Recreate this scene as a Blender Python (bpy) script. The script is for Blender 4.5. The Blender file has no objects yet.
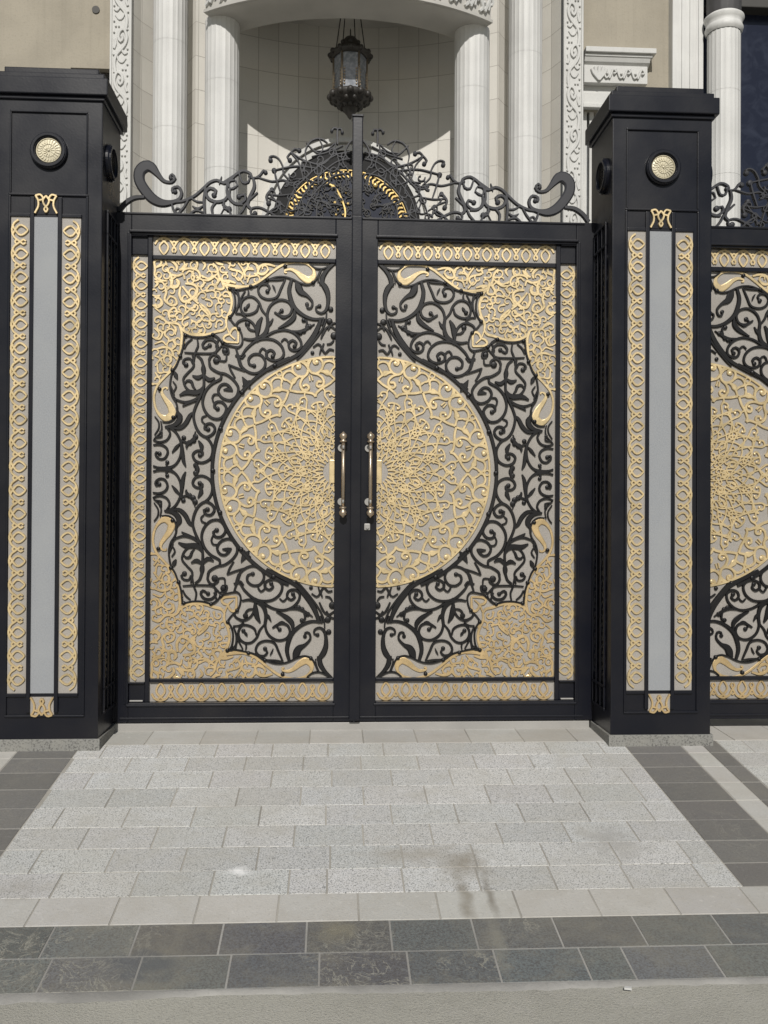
import bpy, bmesh, math, random
from math import sin, cos, pi, radians, sqrt, atan2, hypot
from mathutils import Vector, Matrix
random.seed(7)
C = bpy.context.scene.collection
sc = bpy.context.scene

# ------------------------------------------------------------------ camera
F_PX, YAW, PITCH, ROLL = 930.0, radians(3.2), radians(0.47), radians(0.32)
CAM = Vector((-0.133, -5.314, 1.157))
fw = Vector((sin(YAW)*cos(PITCH), cos(YAW)*cos(PITCH), sin(PITCH)))
r0 = Vector((cos(YAW), -sin(YAW), 0)); u0 = r0.cross(fw)
rt = r0*cos(ROLL)+u0*sin(ROLL); up = -r0*sin(ROLL)+u0*cos(ROLL)
cd = bpy.data.cameras.new('camera'); co = bpy.data.objects.new('camera', cd); C.objects.link(co)
cd.sensor_fit = 'VERTICAL'; cd.sensor_height = 24; cd.lens = 24*F_PX/1024; cd.clip_end = 2000; cd.clip_start = .05
m3 = Matrix((rt, up, -fw)).transposed(); co.matrix_world = Matrix.Translation(CAM) @ m3.to_4x4()
sc.camera = co

def U(px, py, y):
    """where the sight line of a photo point meets the vertical plane at depth y"""
    d = fw*F_PX + rt*(px-384) - up*(py-512)
    t = (y-CAM.y)/d.y
    p = CAM+d*t
    return p.x, p.z

# ------------------------------------------------------------------ materials
def lin(c): return tuple((v/12.92 if v <= .04045 else ((v+.055)/1.055)**2.4) for v in c)
class NT:
    def __init__(s, name):
        s.m = bpy.data.materials.new(name); s.m.use_nodes = True
        s.t = s.m.node_tree; s.b = s.t.nodes['Principled BSDF']
    def n(s, typ, **kw):
        nd = s.t.nodes.new(typ)
        for k, v in kw.items():
            if k.startswith('i_'):
                key = k[2:].replace('_', ' ')
                nd.inputs[key].default_value = v
            else: setattr(nd, k, v)
        return nd
    def l(s, a, b): s.t.links.new(a, b)
    def coord(s, kind='Object', scale=(1, 1, 1), loc=(0, 0, 0)):
        tc = s.n('ShaderNodeTexCoord'); mp = s.n('ShaderNodeMapping')
        mp.inputs['Scale'].default_value = scale; mp.inputs['Location'].default_value = loc
        s.l(tc.outputs[kind], mp.inputs['Vector']); return mp.outputs['Vector']
    def noise(s, vec, scale, detail=4, rough=.55, dist=0):
        nd = s.n('ShaderNodeTexNoise'); nd.inputs['Scale'].default_value = scale
        nd.inputs['Detail'].default_value = detail; nd.inputs['Roughness'].default_value = rough
        nd.inputs['Distortion'].default_value = dist
        s.l(vec, nd.inputs['Vector']); return nd.outputs['Fac']
    def ramp(s, fac, stops):
        r = s.n('ShaderNodeValToRGB'); e = r.color_ramp.elements
        while len(e) < len(stops): e.new(.5)
        for q, (p, c) in zip(e, stops):
            q.position = p; q.color = (c, c, c, 1) if isinstance(c, (int, float)) else (*c, 1)
        s.l(fac, r.inputs['Fac']); return r.outputs['Color']
    def mix(s, a, b, fac, mode='MIX'):
        mx = s.n('ShaderNodeMix', data_type='RGBA', blend_type=mode)
        for sock, v in ((6, a), (7, b), (0, fac)):
            if hasattr(v, 'is_linked'): s.l(v, mx.inputs[sock])
            else:
                mx.inputs[sock].default_value = v if sock == 0 else (*v, 1)
        return mx.outputs[2]
    def bump(s, h, strength=.3, dist=.01):
        b = s.n('ShaderNodeBump'); b.inputs['Strength'].default_value = strength; b.inputs['Distance'].default_value = dist
        s.l(h, b.inputs['Height']); s.l(b.outputs['Normal'], s.b.inputs['Normal'])
    def set(s, color=None, rough=None, metal=None, spec=None):
        for k, v in (('Base Color', color), ('Roughness', rough), ('Metallic', metal), ('Specular IOR Level', spec)):
            if v is None: continue
            if hasattr(v, 'is_linked'): s.l(v, s.b.inputs[k])
            elif k == 'Base Color': s.b.inputs[k].default_value = (*v, 1)
            else: s.b.inputs[k].default_value = v
        return s.m

def mat_black(name='black_enamel', base=(.0056, .0064, .0112), r=(.26, .38), metal=0.0):
    t = NT(name); v = t.coord()
    n = t.noise(v, 3, 6); n2 = t.noise(v, 60, 3)
    dust = t.ramp(n, [(.45, 0.0), (.8, .3)])
    col = t.mix(base, (.028, .025, .022), dust)
    spk = t.ramp(n2, [(.72, 0.0), (.78, .5)])
    col = t.mix(col, (.05, .046, .042), spk)
    t.bump(t.noise(v, 90, 2), .08, .003); t.set(spec=.36)
    return t.set(col, t.ramp(n, [(.3, r[0]), (.7, r[1])]), metal)
def mat_gold(name, base, metal=.55, r=.42):
    t = NT(name); v = t.coord()
    n = t.noise(v, 7, 5); f = t.noise(v, 130, 2)
    col = t.mix(base, tuple(c*.62 for c in base), t.ramp(n, [(.45, 0.0), (.8, .8)]))
    col = t.mix(col, (.30, .27, .22), t.ramp(f, [(.6, 0.0), (.75, .5)]))
    t.bump(f, .15, .003)
    return t.set(col, t.ramp(t.noise(v, 16, 4), [(.35, r-.12), (.68, r+.16)]), metal)
def mat_stone(name, base, var=.12, bump=.15, rough=.75, fine=160, streak=0.0):
    t = NT(name); v = t.coord()
    a = t.noise(v, 2.3, 6); f = t.noise(v, fine, 3)
    col = t.mix(base, tuple(c*(1-2.2*var) for c in base), t.ramp(a, [(.4, 0.0), (.75, 1.0)]))
    col = t.mix(col, tuple(c*.72 for c in base), t.ramp(f, [(.55, 0.0), (.75, .55)]))
    if streak:
        sv = t.coord('Object', (14, 14, .6))
        col = t.mix(col, tuple(c*.6 for c in base), t.ramp(t.noise(sv, 1.5, 5), [(.5, 0.0), (.8, streak)]))
    t.bump(f, bump, .004)
    return t.set(col, rough)

M = {}
M['black'] = mat_black()
M['black_scroll'] = mat_black('black_scroll_paint', (.006, .0058, .0065), (.38, .5))
M['crest'] = mat_black('weathered_crest_paint', (.036, .037, .043), (.45, .6))
M['gold'] = mat_gold('dimmed_gold_paint', (.58, .43, .225), .5, .44)  # shaded copy of the pale gold: weaker reflection low down put into colour
M['gold_pale'] = mat_gold('pale_gold_paint', (.67, .53, .30), .5, .42)
M['gold_bright'] = mat_gold('bright_gold', (.62, .45, .17), .5, .4)
M['rosette'] = mat_gold('cream_gold', (.58, .53, .39), .25, .5)
M['brass'] = mat_gold('dull_brass', (.44, .36, .27), .75, .36)
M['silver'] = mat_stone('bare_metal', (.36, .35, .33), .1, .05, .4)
M['white'] = mat_stone('white_marble', (.635, .632, .612), .07, .12, .55, 120, .4)
M['white_trim'] = mat_stone('white_carved_stone', (.585, .582, .56), .06, .2, .65, 90, .2)
M['beam'] = mat_stone('beam_stone', (.50, .485, .45), .08, .15, .7)
M['plaster'] = mat_stone('beige_plaster', (.365, .33, .265), .08, .6, .9, 45, .3)
M['dark'] = mat_stone('dark_recess', (.05, .047, .042), .1, .05, .6)
M['lantern'] = mat_stone('dark_bronze', (.035, .031, .027), .2, .3, .5, 60)
M['capital'] = mat_stone('dark_capital_stone', (.07, .068, .07), .2, .3, .6)
M['plinth'] = None

def mat_backing():
    t = NT('grey_frosted_sheet'); v = t.coord()
    f = t.noise(v, 220, 3); a = t.noise(v, 3, 4)
    col = t.mix((.385, .36, .33), (.28, .264, .244), t.ramp(f, [(.35, 0.0), (.7, 1.0)]))
    col = t.mix(col, (.29, .265, .232), t.ramp(a, [(.4, 0.0), (.7, .6)]))
    t.bump(f, .2, .003); return t.set(col, .38)
M['backing'] = mat_backing()
def mat_lightpanel():
    t = NT('pale_blue_grey_sheet'); v = t.coord()
    f = t.noise(v, 170, 3); a = t.noise(v, 5, 5)
    col = t.mix((.315, .327, .34), (.25, .26, .275), t.ramp(f, [(.35, 0.0), (.7, 1.0)]))
    col = t.mix(col, (.315, .325, .332), t.ramp(a, [(.45, 0.0), (.7, .7)]))
    t.bump(f, .12, .003); return t.set(col, .3)
M['panel'] = mat_lightpanel()
def mat_niche():
    t = NT('ashlar_stone'); v = t.coord('UV')
    b = t.n('ShaderNodeTexBrick', offset=0.0, squash=1.0)
    b.inputs['Scale'].default_value = 1; b.inputs['Mortar Size'].default_value = .0032
    b.inputs['Brick Width'].default_value = .215; b.inputs['Row Height'].default_value = .345
    b.inputs['Mortar Smooth'].default_value = .3; b.inputs['Bias'].default_value = -.2
    b.inputs['Color1'].default_value = (.67, .65, .60, 1); b.inputs['Color2'].default_value = (.585, .565, .52, 1)
    b.inputs['Mortar'].default_value = (.36, .34, .305, 1); t.l(v, b.inputs['Vector'])
    vo = t.coord(); f = t.noise(vo, 80, 4); a = t.noise(vo, 1.4, 5)
    col = t.mix(b.outputs['Color'], (.52, .50, .45), t.ramp(a, [(.45, 0.0), (.8, .6)]))
    col = t.mix(col, (.50, .48, .44), t.ramp(f, [(.55, 0.0), (.8, .5)]))
    inv = t.n('ShaderNodeMath', operation='SUBTRACT'); inv.inputs[0].default_value = 1
    t.l(b.outputs['Fac'], inv.inputs[1]); t.bump(inv.outputs[0], .5, .006)
    return t.set(col, .7)
M['niche'] = mat_niche()
def mat_glass():
    t = NT('dark_blue_glazing'); v = t.coord()
    n = t.noise(v, 6, 6, .6, 1.2)
    col = t.mix((.010, .013, .027), (.024, .029, .048), t.ramp(n, [(.45, 0.0), (.7, 1.0)]))
    return t.set(col, .22, 0)
M['glass'] = mat_glass()
def mat_pane():
    t = NT('lantern_glass'); v = t.coord()
    n = t.noise(v, 30, 3)
    return t.set(t.mix((.20, .215, .24), (.36, .375, .40), t.ramp(n, [(.4, 0.0), (.7, 1.0)])), .12)
M['pane'] = mat_pane()
M['door_black'] = mat_stone('matt_black_iron', (.006, .006, .007), .2, .1, .6)
M['door_black'].node_tree.nodes['Principled BSDF'].inputs['Specular IOR Level'].default_value = .25

def mat_tile(name, base, speck, speck_amt, thr, scale, stain, stains=(), rough=.8, soft=.07, vein=0):
    t = NT(name); v = t.coord()
    at = t.n('ShaderNodeAttribute', attribute_name='tint')
    f = t.noise(v, scale, 4, .7); f2 = t.noise(v, scale*.45, 3); a = t.noise(v, 1.3, 7, .62, .4); a2 = t.noise(v, 9, 6, .65)
    col = t.mix(base, at.outputs['Color'], 1.0, 'MULTIPLY')
    col = t.mix(col, speck, t.ramp(f, [(thr, 0.0), (thr+soft, speck_amt)]))
    col = t.mix(col, tuple(min(1, c*1.25) for c in base), t.ramp(f2, [(.6, 0.0), (.7, .5)]))
    col = t.mix(col, stain, t.ramp(a, [(.42, 0.0), (.70, .55)]))
    col = t.mix(col, stain, t.ramp(a2, [(.49, 0.0), (.74, .5)]))
    if vein:
        nz = t.noise(v, 9, 5, .6, 1.5)
        sub = t.n('ShaderNodeMath', operation='SUBTRACT'); t.l(nz, sub.inputs[0]); sub.inputs[1].default_value = .5
        ab = t.n('ShaderNodeMath', operation='ABSOLUTE'); t.l(sub.outputs[0], ab.inputs[0])
        patch = t.ramp(t.noise(v, 2.2, 3), [(.5, 0.0), (.6, vein)])
        ln = t.ramp(ab.outputs[0], [(.004, 1.0), (.02, 0.0)])
        col = t.mix(col, (.33, .32, .27), t.mix(patch, ln, 1.0, 'MULTIPLY'))
    for (sx, sy, rx, ry, sc_, amt, thrs) in stains:
        mp = t.coord('Object', (1/rx, 1/ry, 0), (-sx/rx, -sy/ry, 0))
        ln = t.n('ShaderNodeVectorMath', operation='LENGTH')
        wob = t.n('ShaderNodeVectorMath', operation='ADD')
        nn = t.n('ShaderNodeTexNoise'); nn.inputs['Scale'].default_value = 14; t.l(v, nn.inputs['Vector'])
        sb = t.n('ShaderNodeVectorMath', operation='MULTIPLY_ADD')
        sb.inputs[1].default_value = (1.6, 1.6, 0); sb.inputs[2].default_value = (-.8, -.8, 0)
        t.l(nn.outputs['Color'], sb.inputs[0]); t.l(mp, wob.inputs[0]); t.l(sb.outputs[0], wob.inputs[1])
        t.l(wob.outputs[0], ln.inputs[0])
        col = t.mix(col, sc_, t.ramp(ln.outputs['Value'], [(thrs, amt), (1.0, 0.0)]))
    t.bump(f, .35, .004)
    return t.set(col, rough)
SPOTS = ((.40, -1.62, .12, .12, (.27, .24, .19), .75, .1), (.37, -1.88, .035, .26, (.24, .215, .17), .7, .2), (.47, -1.86, .022, .2, (.22, .20, .165), .75, .2), (.20, -1.52, .25, .10, (.34, .31, .26), .6, .1),
         (-.49, -1.64, .07, .045, (.85, .85, .84), .9, .2), (1.05, -1.45, .17, .2, (.36, .35, .33), .6, .2), (-1.3, -1.75, .18, .12, (.36, .34, .30), .5, .1))
M['granite'] = mat_tile('speckled_granite', (.60, .60, .585), (.16, .165, .16), 1.0, .505, 170, (.44, .425, .375), SPOTS, .8, .11)
M['border'] = mat_tile('pale_plain_stone', (.51, .50, .47), (.35, .34, .31), .5, .57, 100, (.41, .385, .335), SPOTS[1:3]+SPOTS[5:])
M['slate'] = mat_tile('dark_slate', (.16, .167, .168), (.085, .078, .076), .75, .43, 120, (.25, .235, .19),
                      ((.44, -2.1, .035, .3, (.26, .25, .21), .6, .2), (-.1, -2.06, .10, .10, (.24, .22, .16), .6, .3), (-.75, -2.24, .2, .1, (.09, .10, .115), .6, .3)), .6, .18, .75)
M['slate_brown'] = mat_tile('brown_grey_slate', (.185, .18, .172), (.11, .105, .1), .6, .45, 130, (.21, .20, .175), (), .7, .2, .3)
M['plinth'] = mat_tile('grey_granite_plinth', (.235, .232, .215), (.07, .069, .065), .8, .52, 110, (.28, .272, .24))
M['mortar'] = mat_stone('cement_mortar', (.43, .41, .365), .2, .4, .95, 70)
M['grout'] = mat_stone('pale_grout', (.36, .35, .325), .2, .4, .95, 70)
def mat_road():
    t = NT('sandy_concrete_road'); v = t.coord()
    a = t.noise(v, .9, 8, .65, .5); f = t.noise(v, 130, 4, .75); g = t.noise(v, 11, 6, .7)
    col = t.mix((.50, .485, .42), (.40, .387, .335), t.ramp(a, [(.35, 0.0), (.7, 1.0)]))
    col = t.mix(col, (.19, .18, .16), t.ramp(f, [(.53, 0.0), (.7, .6)]))
    col = t.mix(col, (.50, .48, .43), t.ramp(g, [(.5, 0.0), (.72, .6)]))
    nz = t.noise(v, 1.6, 7, .6, 1.0)
    sub = t.n('ShaderNodeMath', operation='SUBTRACT'); t.l(nz, sub.inputs[0]); sub.inputs[1].default_value = .47
    ab = t.n('ShaderNodeMath', operation='ABSOLUTE'); t.l(sub.outputs[0], ab.inputs[0])
    col = t.mix(col, (.22, .21, .185), t.ramp(ab.outputs[0], [(.001, .22), (.005, 0.0)]))
    t.bump(f, .8, .007); return t.set(col, .95)
M['road'] = mat_road()

# ------------------------------------------------------------------ mesh builder
class MB:
    def __init__(s): s.v = []; s.f = []; s.sm = []; s.tint = []; s.uv = None; s.lift = 0
    def face(s, idx, smooth=False, tint=(1, 1, 1)): s.f.append(idx); s.sm.append(smooth); s.tint.append(tint)
    def box(s, x0, x1, y0, y1, z0, z1, bev=0.0, tint=(1, 1, 1)):
        if x1 < x0: x0, x1 = x1, x0
        if y1 < y0: y0, y1 = y1, y0
        if z1 < z0: z0, z1 = z1, z0
        bm = bmesh.new(); bmesh.ops.create_cube(bm, size=1)
        for v in bm.verts:
            v.co = Vector(((x0+x1)/2+v.co.x*(x1-x0), (y0+y1)/2+v.co.y*(y1-y0), (z0+z1)/2+v.co.z*(z1-z0)))
        if bev > 0:
            bmesh.ops.bevel(bm, geom=bm.edges[:], offset=min(bev, .45*min(x1-x0, y1-y0, z1-z0)), segments=2, profile=.6, affect='EDGES')
        s.dump(bm, tint=tint); return s
    def dump(s, bm, smooth=False, tint=(1, 1, 1)):
        o = len(s.v); bm.verts.index_update()
        s.v += [tuple(v.co) for v in bm.verts]
        for f in bm.faces: s.face([o+v.index for v in f.verts], smooth, tint)
        bm.free()
    def lathe(s, cx, cy, prof, n=32, flute=0, nfl=20, a0=0, a1=2*pi, smooth=True):
        full = abs(a1-a0-2*pi) < 1e-6; m = n if full else n+1; o = len(s.v)
        for (r, z) in prof:
            for i in range(m):
                a = a0+(a1-a0)*i/n
                rr = r - (flute*abs(cos(nfl*a/2))**.6*(r/prof[len(prof)//2][0]) if flute else 0)
                s.v.append((cx+rr*cos(a), cy+rr*sin(a), z))
        for j in range(len(prof)-1):
            for i in range(n):
                k = (i+1) % m if full else i+1
                s.face([o+j*m+i, o+j*m+k, o+(j+1)*m+k, o+(j+1)*m+i], smooth)
        return s
    def tube(s, pts, r, n=8):
        o = len(s.v); N = len(pts)
        for i, p in enumerate(pts):
            p = Vector(p); d = (Vector(pts[min(i+1, N-1)])-Vector(pts[max(i-1, 0)])).normalized()
            a = d.cross(Vector((0, 0, 1)) if abs(d.z) < .9 else Vector((1, 0, 0))).normalized(); b = d.cross(a)
            rr = r[i] if isinstance(r, (list, tuple)) else r
            for k in range(n):
                q = p+a*rr*cos(2*pi*k/n)+b*rr*sin(2*pi*k/n); s.v.append(tuple(q))
        for i in range(N-1):
            for k in range(n):
                s.face([o+i*n+k, o+i*n+(k+1) % n, o+(i+1)*n+(k+1) % n, o+(i+1)*n+k], True)
        s.face([o+k for k in range(n)]); s.face([o+(N-1)*n+k for k in range(n)][::-1]); return s
    def ball(s, cx, cy, cz, r, sy=1, sz=1, n=12):
        bm = bmesh.new(); bmesh.ops.create_uvsphere(bm, u_segments=n, v_segments=max(6, n//2+2), radius=r)
        for v in bm.verts: v.co = Vector((cx+v.co.x, cy+v.co.y*sy, cz+v.co.z*sz))
        s.dump(bm, True); return s
    def prism(s, poly, axis_map, d0, d1, smooth=False):
        o = len(s.v); n = len(poly)
        for d in (d0, d1):
            for (a, b) in poly: s.v.append(axis_map(a, b, d))
        s.face(list(range(o, o+n))); s.face(list(range(o+n, o+2*n))[::-1])
        for i in range(n):
            j = (i+1) % n; s.face([o+i, o+j, o+n+j, o+n+i], smooth)
        return s
    # a wrought / cast scroll: rounded ribbon along a smooth path; pts are (u, v, halfwidth)
    def ribbon(s, pts, omap, h, step, back=0.0, flat=False):
        P = spline(pts, step); N = len(P)
        if N < 2: return s
        s.lift = (s.lift+0.000137) % 0.0016
        hh = h+s.lift
        o = len(s.v)
        prof = ((-1, 0), (-1, .72), (-.72, 1), (.72, 1), (1, .72), (1, 0))
        for i, (x, y, w) in enumerate(P):
            a = P[max(i-1, 0)]; b = P[min(i+1, N-1)]
            dx, dy = b[0]-a[0], b[1]-a[1]; L = hypot(dx, dy) or 1
            nx, ny = -dy/L, dx/L
            for (q, e) in prof: s.v.append(omap(x+nx*q*w, y+ny*q*w, back+(hh-back)*e))
        K = len(prof)
        for i in range(N-1):
            for k in range(K-1):
                s.face([o+i*K+k, o+i*K+k+1, o+(i+1)*K+k+1, o+(i+1)*K+k], False)
        s.face([o+k for k in range(K)]); s.face([o+(N-1)*K+k for k in range(K)][::-1])
        return s
    def dome(s, x, y, r, omap, h, back=0.0, n=10):
        s.lift = (s.lift+0.000137) % 0.0016; hh = h*1.0+s.lift; o = len(s.v)
        for (q, e) in ((1, 0), (1, .8), (.72, .99)):
            for k in range(n): s.v.append(omap(x+r*q*cos(2*pi*k/n), y+r*q*sin(2*pi*k/n), back+(hh-back)*e))
        s.v.append(omap(x, y, hh))
        for j in range(2):
            for k in range(n):
                s.face([o+j*n+k, o+j*n+(k+1) % n, o+(j+1)*n+(k+1) % n, o+(j+1)*n+k], True)
        for k in range(n): s.face([o+2*n+k, o+2*n+(k+1) % n, o+3*n], True)
        return s
    def build(s, name, mat, parent=None, tint=False):
        me = bpy.data.meshes.new(name)
        off = absloc(parent) if parent else Vector((0, 0, 0))
        me.from_pydata([(a-off.x, b-off.y, c-off.z) for a, b, c in s.v], [], s.f)
        me.polygons.foreach_set('use_smooth', s.sm)
        if tint or any(t != (1, 1, 1) for t in s.tint):
            at = me.color_attributes.new('tint', 'FLOAT_COLOR', 'CORNER')
            buf = []
            for f, t in zip(s.f, s.tint): buf += [*t, 1]*len(f)
            at.data.foreach_set('color', buf)
        if s.uv is not None:
            ul = me.uv_layers.new(name='UVMap'); buf = []
            for f in s.f:
                for i in f: buf += list(s.uv[i])
            ul.data.foreach_set('uv', buf)
        me.materials.append(mat); me.update()
        bm = bmesh.new(); bm.from_mesh(me); bmesh.ops.recalc_face_normals(bm, faces=bm.faces); bm.to_mesh(me); bm.free()
        o = bpy.data.objects.new(name, me); C.objects.link(o)
        if parent: o.parent = parent
        return o
def absloc(o):
    v = Vector((0, 0, 0))
    while o is not None: v = v+o.location; o = o.parent
    return v
def spline(pts, step):
    pts = [p if len(p) == 3 else (*p, 0) for p in pts]
    if len(pts) == 2:
        (x0, y0, w0), (x1, y1, w1) = pts
        return [(x0, y0, w0), ((x0+x1)/2, (y0+y1)/2, (w0+w1)/2), (x1, y1, w1)]
    closed = hypot(pts[0][0]-pts[-1][0], pts[0][1]-pts[-1][1]) < 1e-7
    out = []; n = len(pts)
    for i in range(n-1):
        p1, p2 = pts[i], pts[i+1]
        p0 = pts[i-1] if i else (pts[-2] if closed else tuple(2*a-b for a, b in zip(p1, p2)))
        p3 = pts[i+2] if i+2 < n else (pts[1] if closed else tuple(2*b-a for a, b in zip(p1, p2)))
        k = max(2, min(12, int(hypot(p2[0]-p1[0], p2[1]-p1[1])/step+.5)))
        for j in range(k):
            t = j/k; t2 = t*t; t3 = t2*t
            q = [.5*(2*b+(c-a)*t+(2*a-5*b+4*c-d)*t2+(3*b-a-3*c+d)*t3) for a, b, c, d in zip(p0, p1, p2, p3)]
            q[2] = max(q[2], min(p1[2], p2[2])); out.append(tuple(q))
    out.append(pts[-1]); return out

def empty(name, loc, label=None, cat=None, group=None):
    o = bpy.data.objects.new(name, None); C.objects.link(o); o.location = loc; o.empty_display_size = .2
    if label: o['label'] = label; o['category'] = cat
    if group: o['group'] = group
    return o
def struct(o): o['kind'] = 'structure'; return o
def copy_tree(o, dx, parent=None, skip=()):
    c = o.copy(); C.objects.link(c)
    if parent is None: c.location = o.location+Vector((dx, 0, 0))
    else: c.parent = parent
    for ch in list(o.children):
        if ch.name.split('.')[0] not in skip: copy_tree(ch, dx, c, skip)
    return c

# ------------------------------------------------------------------ scroll tracings
CROP = {'A': (145, 255, 7.68, -1), 'B': (235, 255, 6.98, -1), 'C': (145, 355, 7.68, -1), 'D': (235, 355, 6.98, -1),
        'G': (350, 110, 5.486, 1), 'H': (470, 150, 5.908, 1)}
PXM = 175.0
def trace(lines, y=-.012):
    """each line: crop | points | width in photo pixels | profile (n plain, l leaf, f flat) | end blob radius"""
    strokes = []; blobs = []
    for ln in lines.strip().splitlines():
        ln = ln.strip()
        if not ln: continue
        q = [a.strip() for a in ln.split('|')]
        ox, oy, s, sg = CROP[q[0]]
        pts = []; ws = []
        for p in q[1].split():
            c = [float(a) for a in p.split(',')]
            X, Z = U(ox+c[0]/s, oy+c[1]/s, y); pts.append((X*sg, Z)); ws.append(c[2] if len(c) > 2 else None)
        w = float(q[2]) if len(q) > 2 and q[2] else 2.2
        kind = q[3] if len(q) > 3 and q[3] else 'n'
        n = len(pts); out = []
        if kind == 'o':
            for (x, z) in pts: blobs.append((x, z, w/PXM))
            continue
        for i, (x, z) in enumerate(pts):
            t = i/(n-1)
            if ws[i] is not None: ww = ws[i]
            elif kind == 'l': ww = max(.5, w*sin(pi*min(1, max(0, .08+.84*t)))**.8)
            elif kind == 'f': ww = w
            else: ww = w*(.72 if i in (0, n-1) else 1)
            out.append((x, z, ww/2/PXM))
        strokes.append(out)
        if len(q) > 4 and q[4]: blobs.append((pts[-1][0], pts[-1][1], float(q[4])/PXM))
    return strokes, blobs

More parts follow.
